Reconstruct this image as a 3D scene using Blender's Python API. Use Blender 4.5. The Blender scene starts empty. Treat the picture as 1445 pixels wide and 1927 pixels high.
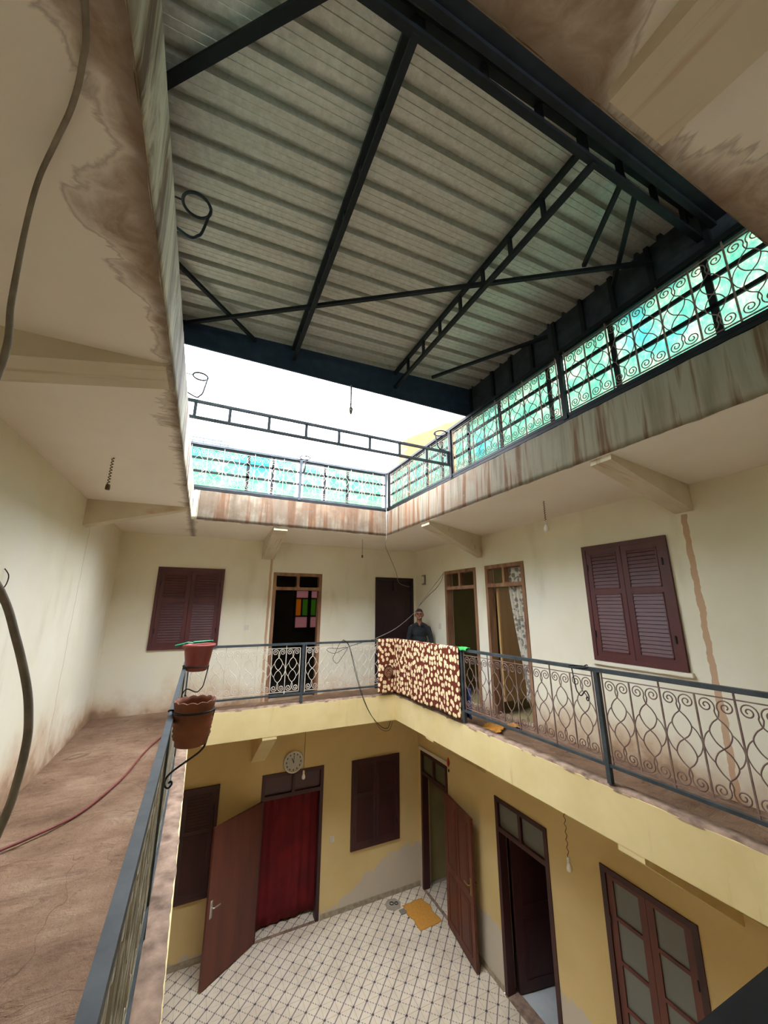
import bpy, bmesh, math, random
from mathutils import Vector, Matrix, noise as mnoise
random.seed(7)
PI = math.pi
scene = bpy.context.scene
COL = scene.collection

# ------------------------------------------------------------------ camera, sky, exposure
def cam_axes(yaw, pitch, roll):
    cy, sy, cp, sp, cr, sr = math.cos(yaw), math.sin(yaw), math.cos(pitch), math.sin(pitch), math.cos(roll), math.sin(roll)
    fw = Vector((sy*cp, cy*cp, sp)); rt = Vector((cy, -sy, 0)); up = rt.cross(fw)
    return rt*cr + up*sr, -rt*sr + up*cr, -fw
_r, _u, _b = cam_axes(math.radians(25.14), math.radians(13.97), math.radians(0.2))
cd = bpy.data.cameras.new('camera'); cam = bpy.data.objects.new('camera', cd); COL.objects.link(cam)
cam.matrix_world = Matrix(((_r.x, _u.x, _b.x, 0), (_r.y, _u.y, _b.y, 0), (_r.z, _u.z, _b.z, 1.72), (0, 0, 0, 1)))
cd.sensor_fit = 'VERTICAL'; cd.sensor_height = 36; cd.lens = 708/1927*36
cd.clip_start = 0.03; cd.clip_end = 300
scene.camera = cam

SKY_STRENGTH = 1.0
w = bpy.data.worlds.new('overcast_sky'); scene.world = w; w.use_nodes = True
nt = w.node_tree; nt.nodes.clear()
_o = nt.nodes.new('ShaderNodeOutputWorld'); _bg = nt.nodes.new('ShaderNodeBackground')
_tc = nt.nodes.new('ShaderNodeTexCoord'); _sp = nt.nodes.new('ShaderNodeSeparateXYZ')
_rp = nt.nodes.new('ShaderNodeValToRGB'); _nz = nt.nodes.new('ShaderNodeTexNoise'); _mx = nt.nodes.new('ShaderNodeMix')
_mx.data_type = 'RGBA'; _mx.blend_type = 'MULTIPLY'; _mx.inputs[0].default_value = 1
nt.links.new(_tc.outputs['Generated'], _sp.inputs[0]); nt.links.new(_sp.outputs[2], _rp.inputs[0])
e = _rp.color_ramp.elements
e[0].position = 0.0; e[0].color = (.33, .36, .41, 1)
e[1].position = 1.0; e[1].color = (.96, .99, 1.05, 1)
_nz.inputs['Scale'].default_value = 2.2; _nz.inputs['Detail'].default_value = 4
_cr = nt.nodes.new('ShaderNodeValToRGB'); _cr.color_ramp.elements[0].color = (.82, .84, .88, 1); _cr.color_ramp.elements[1].color = (1.08, 1.08, 1.08, 1)
_cr.color_ramp.elements[0].position = .35; _cr.color_ramp.elements[1].position = .65
nt.links.new(_tc.outputs['Generated'], _nz.inputs['Vector']); nt.links.new(_nz.outputs[0], _cr.inputs[0])
nt.links.new(_rp.outputs[0], _mx.inputs[6]); nt.links.new(_cr.outputs[0], _mx.inputs[7])
nt.links.new(_mx.outputs[2], _bg.inputs[0]); _bg.inputs[1].default_value = SKY_STRENGTH
nt.links.new(_bg.outputs[0], _o.inputs[0])

vs = scene.view_settings
vs.view_transform = 'Standard'; vs.look = 'None'; vs.gamma = 1.0; vs.use_curve_mapping = False
vs.exposure = 4.6
cy_ = scene.cycles
cy_.use_denoising = True; cy_.max_bounces = 16; cy_.diffuse_bounces = 10; cy_.transmission_bounces = 8; cy_.transparent_max_bounces = 12
cy_.sample_clamp_indirect = 8

# ------------------------------------------------------------------ materials
def lin(c):
    if isinstance(c, str):
        c = c.lstrip('#'); c = [int(c[i:i+2], 16)/255 for i in (0, 2, 4)]
    return tuple((x/12.92 if x <= .04045 else ((x+.055)/1.055)**2.4) for x in c) + (1.0,)

class NT:
    def __init__(s, name):
        s.m = bpy.data.materials.new(name); s.m.use_nodes = True
        s.t = s.m.node_tree; s.b = s.t.nodes['Principled BSDF']; s.out = s.t.nodes['Material Output']
    def n(s, kind, **kw):
        x = s.t.nodes.new(kind)
        for k, v in kw.items(): setattr(x, k, v)
        return x
    def put(s, sock, v):
        if v is None: return
        if hasattr(v, 'is_output') or hasattr(v, 'links'): s.t.links.new(v, sock)
        else: sock.default_value = v
    def pos(s): return s.n('ShaderNodeNewGeometry').outputs['Position']
    def uv(s): return s.n('ShaderNodeTexCoord').outputs['UV']
    def obj(s): return s.n('ShaderNodeTexCoord').outputs['Object']
    def sep(s, v):
        x = s.n('ShaderNodeSeparateXYZ'); s.put(x.inputs[0], v); return x.outputs
    def scale(s, v, sc):
        x = s.n('ShaderNodeMapping'); s.put(x.inputs['Vector'], v); x.inputs['Scale'].default_value = sc; return x.outputs[0]
    def noise(s, v, sc, detail=4, rough=.55, dist=0):
        x = s.n('ShaderNodeTexNoise'); s.put(x.inputs['Vector'], v); x.inputs['Scale'].default_value = sc
        x.inputs['Detail'].default_value = detail; x.inputs['Roughness'].default_value = rough; x.inputs['Distortion'].default_value = dist
        return x.outputs[0]
    def math(s, op, a, b=0.0, c=None, clamp=False):
        x = s.n('ShaderNodeMath', operation=op, use_clamp=clamp); s.put(x.inputs[0], a); s.put(x.inputs[1], b)
        if c is not None: s.put(x.inputs[2], c)
        return x.outputs[0]
    def step(s, v, lo, hi):
        x = s.n('ShaderNodeMapRange', interpolation_type='SMOOTHSTEP'); s.put(x.inputs[0], v)
        x.inputs[1].default_value = lo; x.inputs[2].default_value = hi; return x.outputs[0]
    def ramp(s, v, stops):
        x = s.n('ShaderNodeValToRGB'); s.put(x.inputs[0], v); e = x.color_ramp.elements
        while len(e) < len(stops): e.new(.5)
        for i, (p, c) in enumerate(stops): e[i].position = p; e[i].color = lin(c)
        return x.outputs[0]
    def mix(s, f, a, b, mode='MIX'):
        x = s.n('ShaderNodeMix', data_type='RGBA', blend_type=mode); s.put(x.inputs[0], f)
        s.put(x.inputs[6], lin(a) if isinstance(a, str) else a); s.put(x.inputs[7], lin(b) if isinstance(b, str) else b); return x.outputs[2]
    def bump(s, h, strength=.3, dist=.01):
        x = s.n('ShaderNodeBump'); s.put(x.inputs['Height'], h); x.inputs['Strength'].default_value = strength; x.inputs['Distance'].default_value = dist
        s.t.links.new(x.outputs[0], s.b.inputs['Normal'])
    def done(s, col, rough=.8, metal=0, spec=None):
        s.put(s.b.inputs['Base Color'], lin(col) if isinstance(col, str) else col)
        s.put(s.b.inputs['Roughness'], rough); s.b.inputs['Metallic'].default_value = metal
        if spec is not None: s.b.inputs['Specular IOR Level'].default_value = spec
        return s.m

def speckle(name, c1, c2, scale=8, rough=.6, metal=0, bump=0, stretch=(1, 1, 1), spec=None, local=False):
    t = NT(name); p = t.scale(t.obj() if local else t.pos(), stretch)
    n = t.noise(p, scale, 5)
    if bump: t.bump(n, bump)
    return t.done(t.ramp(n, [(.3, c1), (.7, c2)]), rough, metal, spec)

M = {}
def m_upper_wall():
    t = NT('cream_plaster'); p = t.pos(); x, y, z = t.sep(p)
    n = t.noise(p, .9, 5); n2 = t.noise(p, 5, 5, .6); n3 = t.noise(t.scale(p, (1, 1, .25)), 3, 4)
    c = t.ramp(n, [(.3, '#e2dbc2'), (.55, '#ebe6d1'), (.75, '#e8e5d8')])
    c = t.mix(t.math('MULTIPLY', t.step(n3, .55, .8), .35), c, '#b9ac88')
    # rising damp along the foot of the wall
    d = t.math('ADD', z, t.math('MULTIPLY', t.math('SUBTRACT', n2, .5), .5))
    d = t.math('ADD', d, t.math('MULTIPLY', t.math('SUBTRACT', n, .5), 1.0))
    c = t.mix(t.math('MULTIPLY', t.math('SUBTRACT', 1.0, t.step(d, .0, .55)), .8), c, '#c6a686')
    c = t.mix(t.math('MULTIPLY', t.math('SUBTRACT', 1.0, t.step(d, -.05, .18)), .7), c, '#8d6c50')
    # brown run-off streak below the bracket of the right wall
    dy = t.math('ABSOLUTE', t.math('ADD', t.math('SUBTRACT', y, 2.118), t.math('MULTIPLY', t.math('SUBTRACT', t.noise(t.scale(p, (0, 0, 1)), 5, 3), .5), .07)))
    wd = t.math('ADD', .006, t.math('MULTIPLY', t.noise(t.scale(p, (0, 0, 1.2)), 4, 2), .045))
    st = t.math('MULTIPLY', t.math('LESS_THAN', dy, wd), t.math('GREATER_THAN', x, 4.0))
    st = t.math('MULTIPLY', st, t.math('LESS_THAN', z, 2.65))
    c = t.mix(t.math('MULTIPLY', st, .75), c, '#b88a62')
    # streak below the far bracket
    dx = t.math('ABSOLUTE', t.math('ADD', t.math('SUBTRACT', x, 1.16), t.math('MULTIPLY', t.math('SUBTRACT', t.noise(t.scale(p, (0, 0, 1)), 3, 3), .5), .05)))
    st = t.math('MULTIPLY', t.math('LESS_THAN', dx, .022), t.math('MULTIPLY', t.math('GREATER_THAN', y, 7.0), t.math('LESS_THAN', z, 2.62)))
    c = t.mix(t.math('MULTIPLY', st, .8), c, '#b58a62')
    # thin cracks in the left wall
    cr = t.math('ABSOLUTE', t.math('ADD', t.math('SUBTRACT', y, 5.75), t.math('MULTIPLY', t.math('SUBTRACT', t.noise(t.scale(p, (0, 0, 1)), 2.5, 4), .5), .16)))
    c = t.mix(t.math('MULTIPLY', t.math('LESS_THAN', cr, .008), t.math('MULTIPLY', t.math('LESS_THAN', x, -1.2), .45)), c, '#7d7058')
    t.bump(n2, .15, .01)
    return t.done(c, .9, 0, .2)
M['cream'] = m_upper_wall()

def m_lower_wall():
    t = NT('yellow_plaster'); p = t.pos(); x, y, z = t.sep(p)
    n = t.noise(p, 1.1, 5); n2 = t.noise(p, 6, 5, .65)
    c = t.ramp(n, [(.3, '#d2b97f'), (.7, '#dcc58e')])
    hgt = t.math('ADD', t.math('MULTIPLY', t.step(x, 2.3, 4.2), .62), .1)
    d = t.math('SUBTRACT', t.math('ADD', z, 3.55), t.math('ADD', hgt, t.math('MULTIPLY', t.math('SUBTRACT', n2, .5), .5)))
    c = t.mix(t.math('SUBTRACT', 1.0, t.step(d, -.02, .03)), c, '#c9bfac')
    t.bump(n2, .12, .01)
    return t.done(c, .85, 0, .25)
M['yellow'] = m_lower_wall()

def m_fascia():
    t = NT('yellow_slab_edge'); p = t.pos(); x, y, z = t.sep(p)
    n = t.noise(p, 2.0, 5); s = t.noise(t.scale(p, (6, 6, .5)), 2.0, 4)
    c = t.ramp(n, [(.3, '#d4c08a'), (.7, '#e0cf9c')])
    c = t.mix(t.math('MULTIPLY', t.step(s, .6, .8), .45), c, '#b08d5e')
    t.bump(t.noise(p, 14, 5), .15, .008)
    return t.done(c, .8, 0, .25)
M['slab_edge'] = m_fascia()

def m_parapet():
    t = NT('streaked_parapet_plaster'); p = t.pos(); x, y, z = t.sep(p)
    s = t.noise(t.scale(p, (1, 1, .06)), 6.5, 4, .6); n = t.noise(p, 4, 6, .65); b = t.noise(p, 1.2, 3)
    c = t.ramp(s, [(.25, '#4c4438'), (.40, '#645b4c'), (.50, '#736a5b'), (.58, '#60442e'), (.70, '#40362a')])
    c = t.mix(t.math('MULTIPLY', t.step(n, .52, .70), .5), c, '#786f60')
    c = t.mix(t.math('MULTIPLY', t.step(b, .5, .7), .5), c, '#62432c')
    g = t.math('MULTIPLY', t.step(y, 3.8, 1.2), .75)  # near end kept paler; the rest is darkened to offset strong sky light
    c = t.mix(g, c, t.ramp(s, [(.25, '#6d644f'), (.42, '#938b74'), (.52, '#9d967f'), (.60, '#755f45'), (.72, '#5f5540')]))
    fr = t.math('MULTIPLY', t.math('GREATER_THAN', y, 6.05), t.step(n, .35, .6))  # brown patches of the far side, deepened to offset open sky light
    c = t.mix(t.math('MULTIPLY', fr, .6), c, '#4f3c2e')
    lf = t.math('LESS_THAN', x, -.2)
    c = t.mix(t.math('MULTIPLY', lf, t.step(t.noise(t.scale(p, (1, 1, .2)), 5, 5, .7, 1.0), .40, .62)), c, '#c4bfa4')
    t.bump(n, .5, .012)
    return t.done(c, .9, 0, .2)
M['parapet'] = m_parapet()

UXE = -.2
def m_soffit():
    t = NT('stained_soffit_plaster'); p = t.pos(); x, y, z = t.sep(p)
    n = t.noise(p, 1.3, 5); n2 = t.noise(p, 7, 6, .65, 1.2)
    c = t.ramp(n, [(.3, '#ebe3d6'), (.7, '#f1eadf')])
    # distance to the opening edge: left edge x=-.275, near edge y=.385, far edge 6.1, right edge 2.91
    dl = t.math('ABSOLUTE', t.math('ADD', x, .275)); dn = t.math('ABSOLUTE', t.math('SUBTRACT', y, .385))
    dn = t.math('ADD', dn, t.math('MULTIPLY', t.math('LESS_THAN', x, -.2), 5)); dl = t.math('ADD', dl, t.math('MULTIPLY', t.math('LESS_THAN', y, .4), 5))
    dd = t.math('MINIMUM', dl, dn)
    along = t.noise(t.scale(p, (1.6, 1.6, 1)), 1.5, 3, .6)
    isl = t.math('LESS_THAN', x, UXE)
    yb = t.step(y, 2.1, 2.5)
    f1 = t.math('ADD', t.math('MULTIPLY', yb, t.noise(t.scale(p, (1.0, 13, 1)), 2.2, 4, .6)), t.math('MULTIPLY', t.math('SUBTRACT', 1.0, yb), t.noise(t.scale(p, (1.6, 2.6, 1)), 2.4, 5, .6, .8))); f2 = t.noise(t.scale(p, (9, 1.4, 1)), 1.6, 4, .6)
    fing = t.math('ADD', t.math('MULTIPLY', f1, isl), t.math('MULTIPLY', f2, t.math('SUBTRACT', 1.0, isl)))
    amp = t.math('MULTIPLY', t.step(along, .45, .75), .12)
    def hump(v, c, wdt, a):
        return t.math('MULTIPLY', t.math('SUBTRACT', 1.0, t.math('DIVIDE', t.math('ABSOLUTE', t.math('SUBTRACT', v, c)), wdt), clamp=True), a)
    nl = t.math('SUBTRACT', 1.0, isl)
    amp = t.math('ADD', amp, t.math('MULTIPLY', nl, t.math('ADD', hump(x, .56, .24, .42), hump(x, 1.50, .5, .16))))
    amp = t.math('ADD', amp, t.math('MULTIPLY', isl, t.math('ADD', hump(y, 1.25, .45, .17), hump(y, .75, .25, .12))))
    reach = t.math('ADD', amp, t.math('MULTIPLY', t.math('SUBTRACT', fing, .42), .30))
    sd = t.math('SUBTRACT', reach, dd)
    f = t.step(sd, -.02, .10)
    c = t.mix(t.math('MULTIPLY', f, t.math('ADD', .2, t.math('MULTIPLY', n2, .95))), c, '#80603f')
    ring = t.math('SUBTRACT', 1.0, t.math('DIVIDE', t.math('ABSOLUTE', sd), .018), clamp=True)
    c = t.mix(t.math('MULTIPLY', ring, .4), c, '#5f4630')
    c = t.mix(t.math('MULTIPLY', t.math('SUBTRACT', 1.0, t.step(dd, .0, .07)), .55), c, '#5b4531')
    t.bump(n2, .12, .01)
    return t.done(c, .9, 0, .2)
M['soffit'] = m_soffit()

def m_bracket():
    t = NT('bracket_plaster'); p = t.pos(); n = t.noise(p, 3, 5)
    y_ = t.sep(p)[1]; ce = t.math('MAXIMUM', t.math('LESS_THAN', y_, .5), t.math('GREATER_THAN', y_, 6.0))
    s = t.math('ADD', t.math('MULTIPLY', ce, t.noise(t.scale(p, (14, .6, 2)), 2, 3)), t.math('MULTIPLY', t.math('SUBTRACT', 1.0, ce), t.noise(t.scale(p, (.6, 9, 2)), 2, 3)))
    c = t.ramp(n, [(.3, '#cbbfa5'), (.7, '#d8cdb6')])
    c = t.mix(t.math('MULTIPLY', t.step(s, .55, .72), .6), c, '#b08c68')
    return t.done(c, .9, 0, .2)
M['bracket'] = m_bracket()
M['bracket_low'] = speckle('yellow_bracket_plaster', '#b9a168', '#c6b078', 2, .85)

def m_concrete():
    t = NT('bare_gallery_screed'); p = t.pos(); n = t.noise(p, 1.6, 6, .65); n2 = t.noise(p, 14, 6, .7); n3 = t.noise(t.scale(p, (1, 3, 1)), 2.5, 6, .7, 1.5)
    c = t.ramp(n, [(.28, '#725a47'), (.5, '#927660'), (.72, '#ab9179')])
    c = t.mix(t.math('MULTIPLY', t.step(n3, .52, .68), .45), c, '#5e483a')
    c = t.mix(t.math('MULTIPLY', t.step(n2, .62, .75), .3), c, '#bda894')
    cr = t.math('ABSOLUTE', t.math('SUBTRACT', t.noise(p, .9, 3, .5, .8), .5))
    c = t.mix(t.math('MULTIPLY', t.math('LESS_THAN', cr, .0022), .45), c, '#4a382d')
    t.bump(t.math('ADD', n2, t.math('MULTIPLY', n3, 1.5)), .9, .03)
    return t.done(c, .95, 0, .15)
M['screed'] = m_concrete()
M['ledge'] = speckle('broken_ledge_mortar', '#5f4b3d', '#a88e7a', 9, .95, 0, .9)

def m_tile():
    t = NT('printed_floor_tile'); u = t.uv(); x, y, z = t.sep(u)
    p = t.pos(); n = t.noise(p, 2.2, 4); f = t.noise(p, 30, 3)
    c = t.ramp(n, [(.3, '#cabca6'), (.6, '#ddd1bb'), (.8, '#d0beaa')])
    d1 = t.math('ABSOLUTE', t.math('SUBTRACT', x, y))                       # solid diagonal
    d2 = t.math('ABSOLUTE', t.math('SUBTRACT', t.math('ADD', x, y), 1.0))    # dotted diagonal
    solid = t.math('LESS_THAN', d1, .055)
    dash = t.math('GREATER_THAN', t.math('SINE', t.math('MULTIPLY', x, 44.0)), -.15)
    dots = t.math('MULTIPLY', t.math('LESS_THAN', d2, .05), dash)
    ax = t.math('ABSOLUTE', t.math('SUBTRACT', t.math('ABSOLUTE', t.math('SUBTRACT', x, .5)), .5))
    ay = t.math('ABSOLUTE', t.math('SUBTRACT', t.math('ABSOLUTE', t.math('SUBTRACT', y, .5)), .5))
    cor = t.math('LESS_THAN', t.math('ADD', ax, ay), .09)
    pr = t.math('MAXIMUM', t.math('MAXIMUM', t.math('MULTIPLY', solid, .8), t.math('MULTIPLY', dots, .75)), cor)
    c = t.mix(t.math('MULTIPLY', pr, t.math('ADD', .75, t.math('MULTIPLY', f, .4))), c, '#3a3446')
    return t.done(c, .38, 0, .4)
M['tile'] = m_tile()
M['grout'] = speckle('tile_bedding_grout', '#8d8272', '#a59a88', 9, .9)
M['terrace'] = speckle('terrace_screed', '#9a8d7d', '#b5a999', 3, .95)

def m_metal(name, c1, c2, rough=.5):
    t = NT(name); p = t.pos(); n = t.noise(p, 9, 5); f = t.noise(p, 60, 3)
    t.bump(f, .1, .003)
    return t.done(t.ramp(n, [(.35, c1), (.7, c2)]), rough, 0, .25)
M['rail'] = m_metal('blue_grey_painted_steel', '#343b3e', '#484f53')
M['dark_steel'] = m_metal('black_and_backlit_steel', '#0e0f11', '#1a1d1f', .55)
M['wire'] = m_metal('black_wire', '#17181a', '#2b2c2e', .5)
M['scroll_pale'] = m_metal('chalky_pale_iron', '#d9d2c2', '#b9ad9b', .65)
M['scroll_brown'] = m_metal('brown_iron', '#6e5650', '#8f7a70', .75)  # browner iron used on the right and near railings
M['scroll_grey'] = m_metal('weathered_grey_iron', '#8a8577', '#b7b09d', .7)
M['skirt'] = m_metal('dark_blue_sheet_metal', '#222d3c', '#2f3b4c', .5)
M['skirt_grey'] = m_metal('dark_grey_sheet_metal', '#23272b', '#353a3e', .55)

def m_galv():
    t = NT('galvanised_sheet'); p = t.pos(); n = t.noise(p, 25, 6, .7); b = t.noise(t.scale(p, (.5, 3, 1)), 1.2, 4); v = t.noise(t.scale(p, (1, 14, 1)), 3, 3)
    c = t.ramp(n, [(.3, '#b0aca3'), (.7, '#d0ccc2')])
    c = t.mix(t.math('MULTIPLY', t.step(b, .5, .75), .4), c, '#a89a8a')
    t.bump(v, .25, .006)
    return t.done(c, .42, .4, .4)
M['galv'] = m_galv()

def m_green():
    t = NT('green_fibreglass'); p = t.pos(); n = t.noise(p, 5, 6, .7, .6); n2 = t.noise(t.scale(p, (2, 2, 1)), 22, 5, .7); b = t.noise(p, .8, 3)
    f = t.math('ADD', t.math('MULTIPLY', n, .6), t.math('MULTIPLY', n2, .4))
    c = t.ramp(f, [(.36, '#46b89c'), (.5, '#8ed2aa'), (.62, '#e6ecc6')])
    c = t.mix(t.math('MULTIPLY', t.step(b, .54, .66), .8), c, '#2fbcc0')
    d = t.n('ShaderNodeBsdfDiffuse'); tr = t.n('ShaderNodeBsdfTranslucent'); mx = t.n('ShaderNodeMixShader'); mx.inputs[0].default_value = .68
    cd_ = t.mix(1.0, c, (.29, .29, .29, 1), 'MULTIPLY')
    t.put(d.inputs[0], cd_); t.put(tr.inputs[0], cd_)
    t.t.links.new(d.outputs[0], mx.inputs[1]); t.t.links.new(tr.outputs[0], mx.inputs[2]); t.t.links.new(mx.outputs[0], t.out.inputs[0])
    return t.m
M['green'] = m_green()

M['wood_red'] = speckle('oxblood_painted_wood', '#4d2526', '#5e3031', 5, .5, 0, .12, (1, 1, .3))
M['wood_dark'] = speckle('dark_brown_painted_wood', '#341518', '#451e1e', 5, .5, 0, .1, (1, 1, .3))
M['wood_door'] = speckle('reddish_brown_varnished_wood', '#4e2319', '#6a3324', 6, .45, 0, .1, (1, 1, .15))
M['wood_black'] = speckle('aubergine_painted_wood', '#241519', '#30191f', 5, .5, 0, .1, (1, 1, .3))
M['wood_raw'] = speckle('stripped_wood', '#744a35', '#a5805f', 9, .7, 0, .3, (1, 1, .2))
M['plywood'] = speckle('plywood_board', '#a98458', '#c29b6b', 4, .6, 0, .05, (1, 1, .1))
M['pine'] = speckle('pine_edge', '#c59d63', '#d9b47a', 7, .6, 0, .05, (1, 1, .1))
M['curtain_red'] = speckle('deep_red_cloth', '#5e0610', '#760a15', 3, .85)
M['white_plastic'] = speckle('off_white_plastic', '#cfc9ba', '#dedacd', 20, .5)
M['grey_plastic'] = speckle('grey_plastic', '#6d675c', '#857f73', 20, .6)
M['bulb'] = speckle('frosted_bulb_glass', '#d9d3c2', '#e8e2d2', 10, .25)
M['clock_face'] = speckle('clock_face_grey', '#b9b5aa', '#c6c2b8', 14, .5)
M['black'] = speckle('black_rubber', '#141414', '#1f1f1f', 20, .6)
M['brown_cord'] = speckle('brown_twisted_flex', '#4a3520', '#6b5030', 30, .7)
M['hose_red'] = speckle('dusty_red_hose', '#6a312d', '#84463f', 12, .6)
M['hose_thick'] = speckle('dusty_grey_brown_hose', '#6f6558', '#938878', 14, .8)
M['white_cord'] = speckle('white_flex', '#8f8a7e', '#a9a498', 20, .6)
M['pot_red'] = speckle('red_plastic_pot', '#7d342d', '#8d4037', 6, .45)
M['terracotta'] = speckle('weathered_terracotta', '#6d3f2a', '#93573a', 7, .85, 0, .4)
M['soil'] = speckle('dry_soil', '#3f2b1f', '#5b4130', 20, .95, 0, .6)
M['trowel'] = speckle('green_plastic', '#1f6b4a', '#3d9a72', 6, .35)
M['cloth_green'] = speckle('bright_green_cloth', '#2fae4c', '#4fd06a', 9, .8)
M['cloth_orange'] = speckle('orange_cloth', '#c07f2a', '#d89a44', 9, .85)
M['cloth_blue'] = speckle('dark_blue_cloth', '#23345e', '#3b5490', 9, .85)
M['mat'] = speckle('mustard_mat', '#b9812f', '#c8913f', 30, .95)
M['red_plastic'] = speckle('red_plastic', '#b02a20', '#c03a2e', 9, .5)
M['tan_render'] = speckle('tan_rendered_masonry', '#6b4a28', '#805c36', 3, .95, 0, .5)
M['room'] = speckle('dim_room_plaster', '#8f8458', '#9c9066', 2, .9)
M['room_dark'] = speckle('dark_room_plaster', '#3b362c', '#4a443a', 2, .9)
M['room_floor'] = speckle('pale_room_floor', '#b9bdbf', '#cdd0d0', 4, .5)
M['brass'] = speckle('dull_brass', '#8a7440', '#a88f55', 20, .35, .7)
M['chrome'] = speckle('worn_chrome', '#b9b6ae', '#d0cdc6', 20, .3, .8)
M['skin'] = speckle('skin', '#8a5a43', '#9d6a50', 12, .55)
M['lips'] = speckle('lips', '#75453a', '#80503f', 12, .5)
M['shirt'] = speckle('black_shirt_cloth', '#1d2125', '#282d31', 15, .85)
M['trousers'] = speckle('dark_trouser_cloth', '#222226', '#2c2c31', 15, .85)
M['shoe'] = speckle('black_leather', '#151413', '#211f1d', 15, .4)
M['hair'] = speckle('dark_greying_hair', '#1e1a18', '#3a3531', 40, .8)
M['paper'] = speckle('white_paper', '#e6e2da', '#f0ece4', 20, .7)
def m_glass(name, c, rough=.25):
    t = NT(name); p = t.pos(); n = t.noise(p, 3, 3)
    return t.done(t.ramp(n, [(.3, c), (.7, c)]), rough, 0, .5)
M['frost'] = m_glass('frosted_grey_glass', '#6d7068', .35)
M['frost_dark'] = m_glass('dark_red_glass', '#4a2a2e', .3)
M['frost_olive'] = m_glass('olive_frosted_glass', '#5a5a45', .35)
def m_stained(name, c):
    t = NT(name); tr = t.n('ShaderNodeBsdfTranslucent'); tr.inputs[0].default_value = lin(c)
    d = t.n('ShaderNodeBsdfDiffuse'); d.inputs[0].default_value = lin(c); mx = t.n('ShaderNodeMixShader'); mx.inputs[0].default_value = .8
    t.t.links.new(d.outputs[0], mx.inputs[1]); t.t.links.new(tr.outputs[0], mx.inputs[2]); t.t.links.new(mx.outputs[0], t.out.inputs[0]); return t.m
M['st_pink'] = m_stained('pink_stained_glass', '#6d5553'); M['st_green'] = m_stained('green_stained_glass', '#3c4f26'); M['st_amber'] = m_stained('amber_stained_glass', '#6e4c18')

def m_blanket():
    t = NT('spotted_fleece'); u = t.uv(); wv = t.noise(u, 6, 3)
    v = t.n('ShaderNodeTexVoronoi', feature='F1'); v.voronoi_dimensions = '2D'
    t.put(v.inputs['Vector'], t.scale(u, (1.12, .82, 1))); v.inputs['Scale'].default_value = 13.0; v.inputs['Randomness'].default_value = .8
    f = t.step(t.math('ADD', v.outputs['Distance'], t.math('MULTIPLY', t.math('SUBTRACT', wv, .5), .2)), .40, .34)
    n = t.noise(u, 60, 3)
    c = t.mix(f, t.ramp(n, [(.3, '#5c2a1c'), (.7, '#71372a')]), t.ramp(n, [(.3, '#e3cb9c'), (.7, '#f0dcb4')]))
    t.bump(t.noise(u, 120, 3), .3, .004)
    return t.done(c, .95, 0, .1)
M['blanket'] = m_blanket()
M['blanket_line'] = speckle('dark_brown_emblem_thread', '#3b1a12', '#4a2318', 30, .95)
M['emblem_tan'] = speckle('tan_emblem_fleece', '#96694a', '#a87a58', 30, .95)
M['blanket_pale'] = speckle('cream_emblem_thread', '#d9bd8c', '#e4cc9f', 30, .95)
def m_floral():
    t = NT('floral_net_curtain'); u = t.uv()
    v = t.n('ShaderNodeTexVoronoi', feature='F1'); t.put(v.inputs['Vector'], u); v.inputs['Scale'].default_value = 15
    n = t.noise(u, 26, 4)
    f = t.math('MULTIPLY', t.math('LESS_THAN', v.outputs['Distance'], t.math('MULTIPLY', n, .95)), .8)
    return t.done(t.mix(f, '#d6d0c2', '#77756e'), .9, 0, .1)
M['floral'] = m_floral()

# ------------------------------------------------------------------ mesh helpers
def V(*a): return Vector(a if len(a) > 1 else a[0])
def cr(pts, n=8, closed=False):
    P = [Vector(p) for p in pts]; out = []; N = len(P)
    for i in range(N if closed else N-1):
        if closed: a, b, c, d = P[(i-1) % N], P[i], P[(i+1) % N], P[(i+2) % N]
        else: a, b, c, d = P[max(i-1, 0)], P[i], P[i+1], P[min(i+2, N-1)]
        for k in range(n):
            t = k/n
            out.append(.5*((2*b)+(c-a)*t+(2*a-5*b+4*c-d)*t*t+(3*b-a-3*c+d)*t**3))
    if not closed: out.append(P[-1])
    return out

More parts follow.
